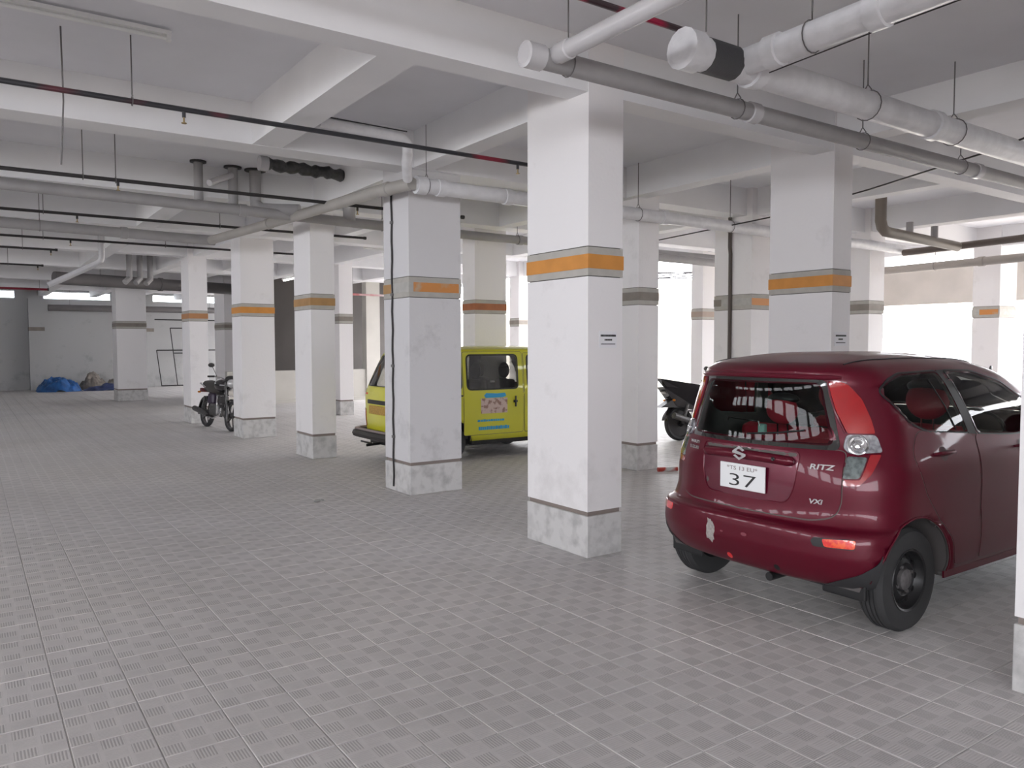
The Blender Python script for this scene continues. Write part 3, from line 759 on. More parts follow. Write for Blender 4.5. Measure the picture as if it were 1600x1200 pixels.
def seam(mb, fr, line, r=0.004, off=0.001, closed=False):
    P = []
    L = line + [line[0]] if closed else line
    for a, b in zip(L[:-1], L[1:]):
        k = max(1, int((Vector(b) - Vector(a)).length / 0.05))
        P += [tuple(Vector(a).lerp(Vector(b), j / k)) for j in range(k)]
    P.append(L[-1])
    pts = [q for q in (fr.hit(p, off) for p in P) if q is not None]
    if len(pts) > 1: mb.tube(pts, r, 5)
    return mb
def cut_shell(v, f, cuts):
    """cuts: (axis frame, polygon, test on the face centre); removes the faces inside and pulls the rim onto the outline"""
    bm = bmesh.new(); vs = [bm.verts.new(p) for p in v]
    for q in f:
        try: bm.faces.new([vs[i] for i in q])
        except ValueError: pass
    bm.faces.ensure_lookup_table()
    for fr, poly, test in cuts:
        dele = [x for x in bm.faces if test(x.calc_center_median()) and pip(fr.sz(x.calc_center_median()), poly)]
        bmesh.ops.delete(bm, geom=dele, context='FACES')
        for e in [e for e in bm.edges if e.is_boundary]:
            for w in e.verts:
                if not test(w.co): continue
                s = fr.sz(w.co); d, q = nearest(s, poly)
                if d < 0.035:
                    w.co = w.co + fr.r * (q.x - s[0]) + Vector((0, 0, q.y - s[1]))
    return bm

def shell_object(name, bm, m_out, m_in, parent, thick=0.018):
    me = bpy.data.meshes.new(name)
    bmesh.ops.recalc_face_normals(bm, faces=bm.faces)
    bm.to_mesh(me); bm.free()
    me.polygons.foreach_set('use_smooth', [True] * len(me.polygons)); me.set_sharp_from_angle(angle=R(40))
    me.materials.append(m_out); me.materials.append(m_in)
    o = bpy.data.objects.new(name, me); COL.objects.link(o); o.parent = parent
    so = o.modifiers.new('thickness', 'SOLIDIFY'); so.thickness = thick; so.offset = -1; so.material_offset = 1; so.material_offset_rim = 1
    return o

# ---------------------------------------------------------------- the maroon hatchback
M_MAROON = mat('maroon_metallic_paint', (0.105, 0.002, 0.014), 0.36, 0.2, coat=0.28, spec=0.3)
M_TRIM = mat('dark_car_trim', (0.012, 0.012, 0.013), 0.45)
M_INNER = mat('grey_car_lining', (0.10, 0.095, 0.09), 0.8)
M_GLASS = glass_mat('tinted_car_glass', (0.70, 0.76, 0.73), 0.01, 1.24)
M_GLASSR = glass_mat('tinted_rear_glass', (0.60, 0.67, 0.64), 0.01, 1.24)
M_SEAT = mat('red_seat_cover', (0.42, 0.010, 0.03), 0.7)
M_CHROME = mat('chrome', (0.75, 0.75, 0.76), 0.12, 1.0)
M_RUBBER = mat('tyre_rubber', (0.035, 0.035, 0.036), 0.75, bump=0.1, bscale=80)
M_STEELW = mat('black_steel_wheel', (0.015, 0.015, 0.016), 0.4)
M_LENS = mat('red_lamp_lens', (0.36, 0.003, 0.006), 0.12, coat=1.0)
M_LENSC = mat('clear_lamp_lens', (0.55, 0.56, 0.60), 0.12, 0.6, coat=1.0, var=0.5, scale=45)
M_DKLENS = mat('dark_clear_lens', (0.20, 0.24, 0.24), 0.12, 0.4, coat=1.0, var=0.6, scale=30)

car = thing('hatchback_car', 'maroon hatchback with white number plate, parked rear first to the aisle at the right', 'car', (3.82, 3.11, 0))
# z, rear u, front u, half width, rear corner length/exponent, front corner length/exponent, side barrel
CR = [
 (0.275, 0.12, 3.58, 0.78, 0.38, 2.6, 0.5, 2.6, 0.01),
 (0.295, 0.08, 3.62, 0.81, 0.38, 2.6, 0.5, 2.6, 0.01),
 (0.36, 0.035, 3.68, 0.835, 0.38, 2.6, 0.55, 2.5, 0.012),
 (0.46, 0.00, 3.70, 0.845, 0.39, 2.6, 0.55, 2.5, 0.015),
 (0.54, 0.00, 3.70, 0.845, 0.39, 2.55, 0.55, 2.4, 0.018),
 (0.590, 0.008, 3.69, 0.842, 0.40, 2.5, 0.55, 2.4, 0.018),
 (0.606, 0.028, 3.68, 0.840, 0.41, 2.4, 0.55, 2.4, 0.018),
 (0.618, 0.050, 3.67, 0.838, 0.42, 2.35, 0.55, 2.4, 0.02),
 (0.70, 0.066, 3.62, 0.838, 0.43, 2.2, 0.55, 2.3, 0.02),
 (0.82, 0.070, 3.55, 0.838, 0.43, 2.2, 0.6, 2.3, 0.02),
 (0.93, 0.078, 3.35, 0.830, 0.44, 2.15, 0.6, 2.3, 0.025),
 (1.00, 0.086, 3.15, 0.815, 0.45, 2.1, 0.55, 2.3, 0.03),
 (1.05, 0.098, 3.00, 0.800, 0.46, 2.05, 0.55, 2.3, 0.03),
 (1.10, 0.106, 2.92, 0.785, 0.46, 2.05, 0.55, 2.3, 0.03),
 (1.20, 0.114, 2.77, 0.758, 0.46, 2.05, 0.55, 2.3, 0.03),
 (1.30, 0.122, 2.60, 0.728, 0.46, 2.05, 0.55, 2.2, 0.03),
 (1.40, 0.134, 2.42, 0.690, 0.45, 2.05, 0.55, 2.2, 0.03),
 (1.445, 0.128, 2.32, 0.665, 0.44, 2.05, 0.55, 2.2, 0.03),
 (1.485, 0.124, 2.20, 0.635, 0.44, 2.1, 0.55, 2.2, 0.03),
 (1.53, 0.20, 2.02, 0.58, 0.42, 2.2, 0.55, 2.2, 0.03),
 (1.56, 0.36, 1.84, 0.49, 0.38, 2.2, 0.5, 2.2, 0.03),
 (1.582, 0.52, 1.64, 0.36, 0.3, 2.2, 0.35, 2.2, 0.03),
 (1.594, 0.66, 1.45, 0.20, 0.2, 2.2, 0.2, 2.2, 0.02),
 (1.597, 0.76, 1.30, 0.04, 0.03, 2.0, 0.03, 2.0, 0.0),
]
cv, cf = body_shell(CR)
cb = BVHTree.FromPolygons([Vector(p) for p in cv], cf)
F_REAR = Frame2(cb, 0)        # looking forwards at the tail: s = v
F_RIGHT = Frame2(cb, 90)      # looking at the right side: s = -u
F_LEFT = Frame2(cb, -90)      # looking at the left side: s = u
F_CR = Frame2(cb, 50)         # rear right corner
F_CL = Frame2(cb, -50)        # rear left corner
def side(poly, sgn):          # polygon given as (u, z)
    return [(-u, z) for u, z in poly] if sgn < 0 else [(u, z) for u, z in poly]
def circ(cu, cz, r, a0=0, a1=360, n=28):
    return [(cu + r * cos(R(a0 + (a1 - a0) * i / n)), cz + r * sin(R(a0 + (a1 - a0) * i / n))) for i in range(n + (0 if a1 - a0 == 360 else 1))]
WR, WF, WRAD = 0.56, 2.92, 0.298
W_GLASS = smooth_poly([(-0.515, 1.065), (0.515, 1.065), (0.412, 1.425), (-0.412, 1.425)], 0.05)
W_REARQ = smooth_poly([(0.44, 1.372), (0.52, 1.43), (0.66, 1.468), (1.06, 1.478), (1.20, 1.108), (0.76, 1.140), (0.62, 1.19)], 0.035)
W_FRONT = smooth_poly([(1.155, 1.478), (1.50, 1.470), (1.85, 1.395), (2.45, 1.10), (1.80, 1.065), (1.31, 1.095)], 0.035)
W_SCREEN = smooth_poly([(-0.66, 1.13), (0.66, 1.13), (0.54, 1.46), (-0.54, 1.46)], 0.05)
cuts = [(F_REAR, inset(W_GLASS, 0.012), lambda c: c.x < 0.6)]
F_FRONT = Frame2(cb, 180)
cuts.append((F_FRONT, W_SCREEN, lambda c: c.x > 1.8))
for sgn, fr in ((-1, F_RIGHT), (1, F_LEFT)):
    ts = (lambda c: c.y < -0.3) if sgn < 0 else (lambda c: c.y > 0.3)
    cuts.append((fr, side(inset(W_REARQ, 0.008), sgn), ts)); cuts.append((fr, side(inset(W_FRONT, 0.008), sgn), ts))
    for wx in (WR, WF):
        cuts.append((fr, side(circ(wx, 0.315, 0.348, 0, 180) + [(wx - 0.348, 0.1), (wx + 0.348, 0.1)], sgn), ts))
shell_object('body', cut_shell(cv, cf, cuts), M_MAROON, M_INNER, car)
# underbody and wheel housings
mb = MB().box(0.55, 3.5, -0.60, 0.60, 0.22, 0.29).box(0.16, 0.5, -0.5, 0.5, 0.27, 0.30)
mb.build('underbody', M_TRIM, car)
for wx in (WR, WF):
    for sg in (-1, 1):
        pr = circ(wx, 0.315, 0.352, -8, 188, 24); v = []; f = []
        fr_ = F_RIGHT if sg < 0 else F_LEFT
        def edge(u, z):
            h = fr_.hit(side([(u, max(z, 0.30))], sg)[0]); return (abs(h.y) if h else 0.80)
        for (u, z) in pr: v += [(u, sg * (edge(u, z) - 0.006), z), (u, sg * 0.55, z)]
        for i in range(len(pr) - 1): f.append((2 * i, 2 * i + 2, 2 * i + 3, 2 * i + 1))
        k = len(v); v += [(wx, sg * 0.55, 0.315)]
        for i in range(len(pr) - 1): f.append((2 * i + 1, 2 * i + 3, k))
        MB().add(v, f, True).build('wheel_housing', mat('dusty_wheel_housing', (0.11, 0.10, 0.098), 0.9), car)
        MB().tube([(u, sg * edge(u, z), z) for u, z in circ(wx, 0.315, 0.350, -3, 183, 26)], 0.005, 6).build('arch_lip', M_MAROON, car)

def wheel(parent, u, v, out, r=WRAD, w=0.165, rim_r=0.178):
    """out: +1 / -1, the side the wheel faces"""
    t = MB()
    prof = [(rim_r, -w / 2 + 0.012), (r - 0.055, -w / 2), (r - 0.018, -w / 2 + 0.008), (r - 0.004, -w / 2 + 0.03)]
    k = 4; tw = w - 0.06
    for i in range(k):
        a = -tw / 2 + tw * i / k; b = -tw / 2 + tw * (i + 1) / k
        prof += [(r, a + 0.003), (r, b - 0.006), (r - 0.008, b - 0.004), (r - 0.008, b)]
    prof += [(r - 0.004, w / 2 - 0.03), (r - 0.018, w / 2 - 0.008), (r - 0.055, w / 2), (rim_r, w / 2 - 0.012), (rim_r - 0.02, 0.0)]
    t.lathe(prof, (u, v, r), 'y', 56, close=True)
    o = t.build('wheel', M_RUBBER, parent)
    s = out
    rim = MB().lathe([(rim_r + 0.006, s * (w / 2 - 0.016)), (rim_r, s * (w / 2 - 0.006)), (rim_r - 0.012, s * (w / 2 - 0.012)), (rim_r - 0.02, s * (w / 2 - 0.05)), (rim_r - 0.035, s * (w / 2 - 0.065)),
                      (rim_r - 0.06, s * (w / 2 - 0.045)), (0.095, s * (w / 2 - 0.035)), (0.075, s * (w / 2 - 0.05)), (0.0, s * (w / 2 - 0.05))], (u, v, r), 'y', 40)
    rm = rim.build('rim', M_STEELW, o)
    hub = MB().lathe([(0.062, s * (w / 2 - 0.05)), (0.060, s * (w / 2 - 0.028)), (0.045, s * (w / 2 - 0.02)), (0.0, s * (w / 2 - 0.018))], (u, v, r), 'y', 20)
    hub.build('hub_cap', mat('worn_grey_hub', (0.16, 0.15, 0.15), 0.7, 0.2, var=0.4, scale=30), o)
    h = MB()
    for i in range(10):
        a = 2 * pi * i / 10
        h.lathe([(0.018, 0), (0.0, s * 0.001)], (u + 0.125 * cos(a), v + s * (w / 2 - 0.0455), r + 0.125 * sin(a)), 'y', 10)
    h.build('vent_holes', mat('deep_black', (0.003, 0.003, 0.003), 1.0), o)['kind'] = 'stuff'
    for i in range(4):
        a = 2 * pi * i / 4 + 0.4
        MB().lathe([(0.011, 0), (0.010, s * 0.018), (0.0, s * 0.018)], (u + 0.08 * cos(a), v + s * (w / 2 - 0.05), r + 0.08 * sin(a)), 'y', 6).build('wheel_nut', M_ROD, o)
    return o
for (u, sg) in ((WR, -1), (WR, 1), (WF, -1), (WF, 1)):
    wheel(car, u, sg * 0.705, sg)
# mud flaps and bumper underside
for sg in (-1, 1):
    MB().box(0.215, 0.238, sg * 0.585 - 0.135, sg * 0.585 + 0.135, 0.215, 0.42, bev=0.011).build('mud_flap', M_TRIM, car)
for sg, fr in ((-1, F_CR), (1, F_CL)):                  # black plastic below the bumper corners
    A = [F_REAR.hit((sg * 0.50, 0.285)), F_REAR.hit((sg * 0.60, 0.33)), F_REAR.hit((sg * 0.72, 0.385)), F_REAR.hit((sg * 0.79, 0.45)), (0.215, sg * 0.83, 0.50), (0.215, sg * 0.80, 0.285)]
    patch(MB(), fr, smooth_poly([fr.sz(p) for p in A], 0.02), 0.006, 0.006, step=0.04).build('bumper_corner_trim', mat('black_bumper_plastic', (0.03, 0.03, 0.032), 0.6), car)
MB().tube([(0.09, -0.18, 0.255), (0.30, -0.18, 0.26), (0.7, -0.2, 0.28)], 0.026, 12).build('exhaust_pipe', M_TRIM, car)
# rear glass, frame and tailgate
mb = patch(MB(), F_REAR, smooth_poly([(-0.548, 1.038), (0.548, 1.038), (0.44, 1.444), (-0.44, 1.444)], 0.05), 0.003, 0.004, hole=W_GLASS)
mb.build('rear_window_surround', mat('glossy_black_frit', (0.006, 0.007, 0.007), 0.08, coat=1.0), car)
patch(MB(), F_REAR, W_GLASS, 0.005, 0).build('rear_window', M_GLASSR, car)
TG = smooth_poly([(-0.575, 1.04), (-0.58, 0.90), (-0.585, 0.75), (-0.555, 0.672), (-0.45, 0.645), (0.45, 0.645), (0.555, 0.672), (0.585, 0.75), (0.58, 0.90), (0.575, 1.04)], 0.04)
seam_mb = patch(MB(), F_REAR, inset(TG, -0.007), 0.001, 0).build('tailgate_seam', M_GROOVE, car)
RECESS = smooth_poly([(-0.36, 1.022), (0.36, 1.022), (0.335, 0.80), (0.29, 0.715), (-0.29, 0.715), (-0.335, 0.80)], 0.05)
tg = patch(MB(), F_REAR, TG, 0.006, 0.01, hole=RECESS, step=0.03).build('tailgate', M_MAROON, car)
patch(MB(), F_REAR, inset(RECESS, -0.001), 0.0015, 0, step=0.04).build('plate_recess', mat('maroon_recess_paint', (0.12, 0.004, 0.022), 0.3, 0.3, coat=1.0), tg)
mb = MB(); pts = []
for i in range(25):                                      # handle lip over the plate
    s = -0.33 + 0.66 * i / 24
    pts.append(F_REAR.hit((s, 0.972 - 0.012 * (2 * i / 24 - 1) ** 2), 0.018))
mb.tube(pts, [0.010] + [0.030] * 23 + [0.010], 12).build('handle_lip', M_MAROON, tg)
MB().tube([F_REAR.hit(p, 0.006) for p in RECESS] + [F_REAR.hit(RECESS[0], 0.006)], 0.0045, 6).build('recess_edge', M_MAROON, tg)
q = F_REAR.hit((-0.22, 0.965), 0.052); MB().lathe([(0.011, 0.004), (0.013, 0.0), (0.009, -0.004), (0.0, -0.003)], q, 'x', 14).build('key_lock', M_TRIM, tg)
# number plate
px_ = F_REAR.hit((0, 0.86), 0).x - 0.014
pl = MB().box(px_ - 0.006, px_ + 0.004, -0.168, 0.168, 0.757, 0.914, bev=0.003).build('number_plate', mat('plate_white', (0.82, 0.83, 0.83), 0.4), tg)
def text3(s, parent, m, size, loc, rot, depth=0.001, name='lettering', sx=1.0, bold=0.0, align='CENTER', shear=0.0):
    c = bpy.data.curves.new(name, 'FONT'); c.body = s; c.size = size; c.extrude = depth; c.align_x = align; c.align_y = 'CENTER'
    c.offset = bold; c.shear = shear; c.resolution_u = 3
    tmp = bpy.data.objects.new(name, c); COL.objects.link(tmp)
    dg = bpy.context.evaluated_depsgraph_get(); dg.update()
    me = bpy.data.meshes.new_from_object(tmp.evaluated_get(dg)); bpy.data.objects.remove(tmp)
    for v_ in me.vertices: v_.co.x *= sx
    me.materials.clear(); me.materials.append(m)
    o = bpy.data.objects.new(name, me); COL.objects.link(o); o.parent = parent; o.location = loc; o.rotation_euler = rot
    return o
ROT_REAR = (R(90), 0, R(-90))
text3('37', pl, M_INK, 0.108, (px_ - 0.0065, 0.0, 0.808), ROT_REAR, sx=2.05, bold=-0.001, name='plate_number')
text3('*TS 13 EU*', pl, mat('plate_grey_ink', (0.30, 0.25, 0.25), 0.6), 0.034, (px_ - 0.0065, 0.0, 0.884), ROT_REAR, sx=1.45, name='plate_letters')
# badges
def badge(s, v_, z, size, sx=1.0, name='badge', shear=0.0):
    q = F_REAR.hit((v_, z), 0.009); qa = F_REAR.hit((v_ - 0.04, z), 0); qb = F_REAR.hit((v_ + 0.04, z), 0)
    yaw = math.atan2(qa.y - qb.y, qa.x - qb.x)
    return text3(s, tg if abs(v_) < 0.61 else car, M_CHROME, size, q, (R(90), 0, yaw), 0.003, name, sx, 0.0012, shear=shear)
badge('RITZ', -0.475, 0.945, 0.042, 1.5, 'badge_lettering', 0.2)
badge('VXi', -0.46, 0.750, 0.038, 1.3, 'badge_lettering', 0.2)
badge('MARUTI', 0.46, 1.00, 0.026, 1.2, 'badge_lettering'); badge('SUZUKI', 0.46, 0.965, 0.028, 1.2, 'badge_lettering')
q = F_REAR.hit((0.0, 0.978), 0.056)
S_ = [(-0.5, -0.08), (0.02, 0.5), (0.5, 0.08), (0.30, -0.10), (0.06, 0.12), (-0.04, 0.02), (0.5, -0.45 + 0.35)]
em = MB()                                                 # the angular chrome emblem: two interlocking hooks
def hook(sg):
    P = [(0.02, 0.50), (-0.50, 0.10), (-0.50, -0.02), (0.14, -0.36 + 0.22), (0.22, -0.20), (0.02, -0.32), (-0.28, -0.12), (-0.42, -0.22), (0.02, -0.50), (0.50, -0.18), (0.50, -0.04), (-0.10, 0.12), (-0.20, 0.17), (0.02, 0.30), (0.26, 0.13), (0.42, 0.24)]
    return P
P = hook(1); v = [(0.0, -a * 0.10, b * 0.088) for a, b in P] + [(0.006, -a * 0.10, b * 0.088) for a, b in P]; n = len(P)
tess = geometry.tessellate_polygon([[Vector((a, b, 0)) for a, b in P]])
em.add(v, [tuple(t_) for t_ in tess] + [tuple(i + n for i in reversed(t_)) for t_ in tess] + [(i, (i + 1) % n, (i + 1) % n + n, i + n) for i in range(n)])
em.xf(Matrix.Translation(q + Vector((-0.004, 0, 0)))).build('emblem', M_CHROME, tg)
# bumper details
bmp = patch(MB(), F_REAR, smooth_poly([(-0.60, 0.62), (0.60, 0.62), (0.60, 0.612), (-0.60, 0.612)], 0.002), 0.002, 0).build('bumper_ledge', M_MAROON, car)
M_REFL = mat('red_reflector', (0.75, 0.015, 0.02), 0.2, coat=1.0, spec=0.8)
M_REFLO = mat('orange_red_reflector', (0.90, 0.10, 0.015), 0.25, coat=1.0, col2=(0.75, 0.015, 0.01), scale=38, thresh=(0.42, 0.58))
for sg, fr, m in ((-1, F_REAR, M_REFLO), (1, F_CL, M_REFL)):
    if sg < 0:
        patch(MB(), fr, smooth_poly([(-0.70, 0.515), (-0.50, 0.515), (-0.485, 0.545), (-0.50, 0.565), (-0.70, 0.575)], 0.012), 0.001, 0.002).build('reflector_recess', M_TRIM, car)
        patch(MB(), fr, smooth_poly([(-0.70, 0.522), (-0.56, 0.52), (-0.545, 0.562), (-0.70, 0.570)], 0.012), 0.005, 0.004).build('reflector', m, car)
    else:
        a = fr.sz(F_REAR.hit((0.60, 0.54))); b = fr.sz(F_REAR.hit((0.76, 0.54)))
        s0, s1 = sorted((a[0], b[0]))
        patch(MB(), fr, smooth_poly([(s0, 0.53), (s1, 0.53), (s1, 0.575), (s0, 0.575)], 0.012), 0.004, 0.004).build('reflector', m, car)
# torn paint patch on the bumper
random.seed(4)
tp = [(0.205 + 0.040 * cos(a) * random.uniform(0.55, 1.15), 0.475 + 0.085 * sin(a) * random.uniform(0.75, 1.1)) for a in [2 * pi * i / 18 for i in range(18)]]
patch(MB(), F_REAR, tp, 0.0015, 0, step=0.03).build('scraped_paint', mat('bare_grey_filler', (0.42, 0.38, 0.36), 0.8, var=0.3, scale=60), car)
for (s, z, a) in ((0.11, 0.488, 0.012), (-0.06, 0.50, 0.022)):
    patch(MB(), F_REAR, [(s + a * cos(t_), z + 0.5 * a * sin(t_)) for t_ in [2 * pi * i / 10 for i in range(10)]], 0.001, 0, step=0.02).build('scuff', mat('maroon_scuff', (0.22, 0.05, 0.07), 0.7), car)
for s in (0.08, -0.26):
    patch(MB(), F_REAR, circ(s, 0.335, 0.02, n=10), 0.001, 0, step=0.03).build('sensor_mark', M_REFL if s > 0 else M_TRIM, car)
# tail lamps wrap the rear corners
def lamp(sg):
    fr = F_CR if sg < 0 else F_CL
    def P(pts3): return [fr.sz(p) for p in pts3]
    up = [(-0.50, 1.425, 0), (-0.560, 1.395, 0), (-0.64, 1.28, 0), (-0.715, 1.165, 0)]
    def on(v_, z):                                        # a point on the tail at half width v_
        h = F_REAR.hit((sg * abs(v_), z)); return h
    inner = [on(0.448, 1.43), on(0.464, 1.36), on(0.502, 1.26), on(0.562, 1.14)]
    outer = [on(0.668, 1.14), on(0.642, 1.22), on(0.592, 1.33), on(0.53, 1.41), on(0.485, 1.437)]
    poly = smooth_poly(P(inner + outer), 0.012)
    l = patch(MB(), fr, poly, 0.014, 0.016, step=0.025).build('tail_lamp', M_LENS, car)
    c = on(0.612, 1.075); cs = fr.sz(c)
    box = smooth_poly(P([on(0.560, 1.132), on(0.672, 1.132), on(0.712, 1.035), on(0.59, 1.022), on(0.556, 1.055)]), 0.02)
    patch(MB(), fr, box, 0.014, 0.016, step=0.025).build('clear_lamp', M_LENSC, l)
    o = fr.hit(cs, 0.0)
    nrm = (fr.hit((cs[0], cs[1]), 1.0) - o).normalized()
    rot = nrm.to_track_quat('Z', 'Y').to_matrix().to_4x4()
    MB().lathe([(0.056, 0.014), (0.058, 0.022), (0.050, 0.024), (0.046, 0.016), (0.036, 0.015), (0.033, 0.024), (0.026, 0.022), (0.018, 0.014), (0.0, 0.018)], (0, 0, 0), 'z', 28).xf(Matrix.Translation(o) @ rot).build('lamp_ring', M_CHROME, l)
    low = smooth_poly(P([on(0.584, 1.012), on(0.668, 1.010), on(0.655, 0.895), on(0.584, 0.890)]), 0.015)
    patch(MB(), fr, low, 0.008, 0.01, step=0.025).build('reversing_lamp', M_DKLENS, l)
    red = smooth_poly(P([on(0.673, 1.025), on(0.712, 1.025), on(0.70, 0.92), on(0.66, 0.855), on(0.588, 0.852), on(0.588, 0.884), on(0.66, 0.888)]), 0.01)
    patch(MB(), fr, red, 0.006, 0.008, step=0.025).build('lower_red_lens', mat('dark_red_lens', (0.32, 0.004, 0.01), 0.15, coat=1.0), l)
    MB().tube([p + fr.d * -0.004 for p in [on(0.443, 1.435), on(0.458, 1.36), on(0.495, 1.26), on(0.554, 1.14)]], 0.007, 6).build('lamp_bezel', M_MAROON, l)
lamp(-1); lamp(1)
# spoiler edge, roof ribs, wiper
sp = [F_REAR.hit((-0.50 + i * 0.05, 1.462 - 0.012 * abs(i / 10 - 1) ** 2), 0.012) for i in range(21)]
MB().tube(sp, [0.008] + [0.016] * 19 + [0.008], 10).build('spoiler', M_MAROON, car)
for sg in (-1, 1):
    pts = []
    for i in range(22):
        u = 0.36 + i * 0.07; v_ = sg * (0.50 - 0.03 * abs(i / 11 - 1) ** 2)
        h, n_, ix, dd = cb.ray_cast(Vector((u, v_, 3)), Vector((0, 0, -1)))
        if h: pts.append(h + Vector((0, 0, 0.001)))
    MB().tube(pts, 0.005, 6).build('roof_channel', M_TRIM, car)
pts = [F_REAR.hit(p, 0.02) for p in ((-0.01, 1.10), (-0.2, 1.12), (-0.36, 1.145))]
MB().tube(pts, 0.006, 6).build('wiper', M_TRIM, car)
# doors, handles, window frames, glass, mirrors
DR = smooth_poly([(1.235, 1.095), (1.245, 0.8), (1.23, 0.33), (0.965, 0.33), (0.925, 0.50), (0.80, 0.62), (0.64, 0.80), (0.56, 1.02), (0.66, 1.145)], 0.05)
DF = smooth_poly([(1.26, 1.093), (1.27, 0.8), (1.255, 0.33), (2.30, 0.33), (2.42, 0.60), (2.40, 1.03), (1.80, 1.058)], 0.05)
for sg, fr in ((-1, F_RIGHT), (1, F_LEFT)):
    for nm, W, D, hu, hz in (('rear', W_REARQ, DR, 0.86, 1.005), ('front', W_FRONT, DF, 1.82, 0.985)):
        patch(MB(), fr, inset(side(D, sg), -0.005), 0.0008, 0, step=0.06).build('door_seam', M_GROOVE, car)
        d = patch(MB(), fr, side(D, sg), 0.003, 0.004, step=0.05).build('door', M_MAROON, car)
        patch(MB(), fr, inset(side(W, sg), -0.010), 0.003, 0.004, hole=side(W, sg), step=0.04).build('window_frame', M_TRIM, car)
        patch(MB(), fr, side(W, sg), 0.001, 0, step=0.06).build('side_window', M_GLASS, car)
        fr_h = [fr.hit(side([(hu + a * 0.1, hz)], sg)[0], o_) for a, o_ in ((-1, 0.004), (-0.7, 0.03), (0, 0.036), (0.7, 0.03), (1, 0.004))]
        MB().tube(fr_h, [0.007, 0.012, 0.013, 0.012, 0.007], 8).build('door_handle', M_MAROON, d)
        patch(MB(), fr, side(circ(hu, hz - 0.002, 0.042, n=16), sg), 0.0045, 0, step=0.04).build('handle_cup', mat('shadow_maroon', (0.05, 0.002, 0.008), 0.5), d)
    patch(MB(), fr, side([(1.07, 1.485), (1.17, 1.485), (1.29, 1.09), (1.195, 1.10)], sg), 0.0022, 0.003, step=0.05).build('door_pillar', M_TRIM, car)
    p = fr.hit(side([(2.16, 1.12)], sg)[0], 0.0)
    mo = MB(); mo.ball(p + Vector((0.0, sg * 0.11, 0.04)), (0.06, 0.095, 0.065), 16, 10).tube([p, p + Vector((0, sg * 0.08, 0.02))], 0.018, 8)
    mo.build('door_mirror', M_MAROON, car)
    MB().tube([fr.hit(q_, 0.004) for q_ in side([(0.92, 1.43), (1.0, 1.27), (1.06, 1.13)], sg)], 0.004, 5).build('quarter_divider', M_TRIM, car)
    pb = side([(0.88, 0.305), (2.52, 0.305), (2.52, 0.265), (0.88, 0.265)], sg)
    patch(MB(), fr, pb, 0.002, 0.01, step=0.08).build('sill', M_MAROON, car)
patch(MB(), F_FRONT, W_SCREEN, 0.003, 0).build('windscreen', M_GLASS, car)
patch(MB(), F_FRONT, inset(W_SCREEN, -0.03), 0.002, 0.002, hole=W_SCREEN).build('windscreen_surround', M_TRIM, car)
for sg in (-1, 1):
    hl = smooth_poly([(sg * 0.42, 0.74), (sg * 0.72, 0.80), (sg * 0.74, 0.92), (sg * 0.50, 0.84)], 0.03)
    patch(MB(), F_FRONT, [(-a, b) for a, b in hl], 0.006, 0.006, step=0.04).build('headlamp', M_LENSC, car)
patch(MB(), F_FRONT, smooth_poly([(-0.38, 0.66), (0.38, 0.66), (0.32, 0.74), (-0.32, 0.74)], 0.03), 0.003, 0.003).build('grille', M_TRIM, car)
patch(MB(), F_FRONT, smooth_poly([(-0.5, 0.32), (0.5, 0.32), (0.45, 0.50), (-0.45, 0.50)], 0.04), 0.003, 0.003).build('air_intake', M_TRIM, car)
# cabin
MB().box(0.35, 2.9, -0.66, 0.66, 0.27, 0.32).build('cabin_floor', M_INNER, car)
MB().box(0.28, 0.62, -0.56, 0.56, 0.95, 0.975).build('parcel_shelf', M_TRIM, car)
def seat(u, v_, w, name='seat', lean=0.14, head=True, hw=0.12):
    s = MB().box(u + 0.02, u + 0.52, v_ - w / 2, v_ + w / 2, 0.42, 0.58, bev=0.05).build(name, M_SEAT, car)
    b = MB().box(-0.06, 0.06, -w / 2, w / 2, 0, 0.60, bev=0.05).xf(Matrix.Translation((u + 0.04, v_, 0.5)) @ Matrix.Rotation(-lean * 1.2, 4, 'Y'))
    b.build('seat_back', M_SEAT, s)
    return s
def headrest(u, v_, z, m=M_SEAT, w=0.125, h=0.10, top=True):
    o = MB().ball((u, v_, z), (0.05, w, h), 18, 12).build('headrest', m, car)
    MB().ball((u + 0.012, v_, z + h * 0.75), (0.05, w * 1.02, h * 0.42), 16, 8).build('headrest_cover', M_TRIM, o)
    for d in (-0.04, 0.04):
        MB().tube([(u + 0.01, v_ + d, z - h - 0.08), (u + 0.005, v_ + d, z - h * 0.7)], 0.006, 6).build('headrest_post', M_CHROME, o)
seat(0.86, 0.0, 1.18)
headrest(0.74, -0.36, 1.14); headrest(0.74, 0.22, 1.20)
for v_ in (-0.34, 0.34):
    s = seat(1.72, v_, 0.50); headrest(1.56, v_, 1.26, w=0.15, h=0.13)
MB().box(2.42, 2.75, -0.66, 0.66, 0.72, 0.98, bev=0.05).build('dashboard', M_TRIM, car)
st = []
for k in range(25):
    a = 2 * pi * k / 24; st.append((2.30 + 0.07 * sin(a), -0.34 + 0.175 * cos(a), 0.98 + 0.16 * sin(a)))
MB().tube(st, 0.014, 8).tube([(2.3, -0.34, 0.98), (2.46, -0.34, 0.9)], 0.03, 8).build('steering_wheel', M_TRIM, car)
for v0 in (0.24, -0.30):
    MB().tube([(0.36, v0 + 0.13, 1.14), (0.36, v0 + 0.12, 1.16), (0.36, v0 - 0.12, 1.15), (0.36, v0 - 0.13, 1.12)], 0.005, 6).build('shelf_handle', M_CHROME, car)
MB().box(0.40, 0.44, 0.11, 0.16, 1.06, 1.13, bev=0.01).build('hanging_tag', mat('pale_green_tag', (0.3, 0.5, 0.45), 0.6), car)
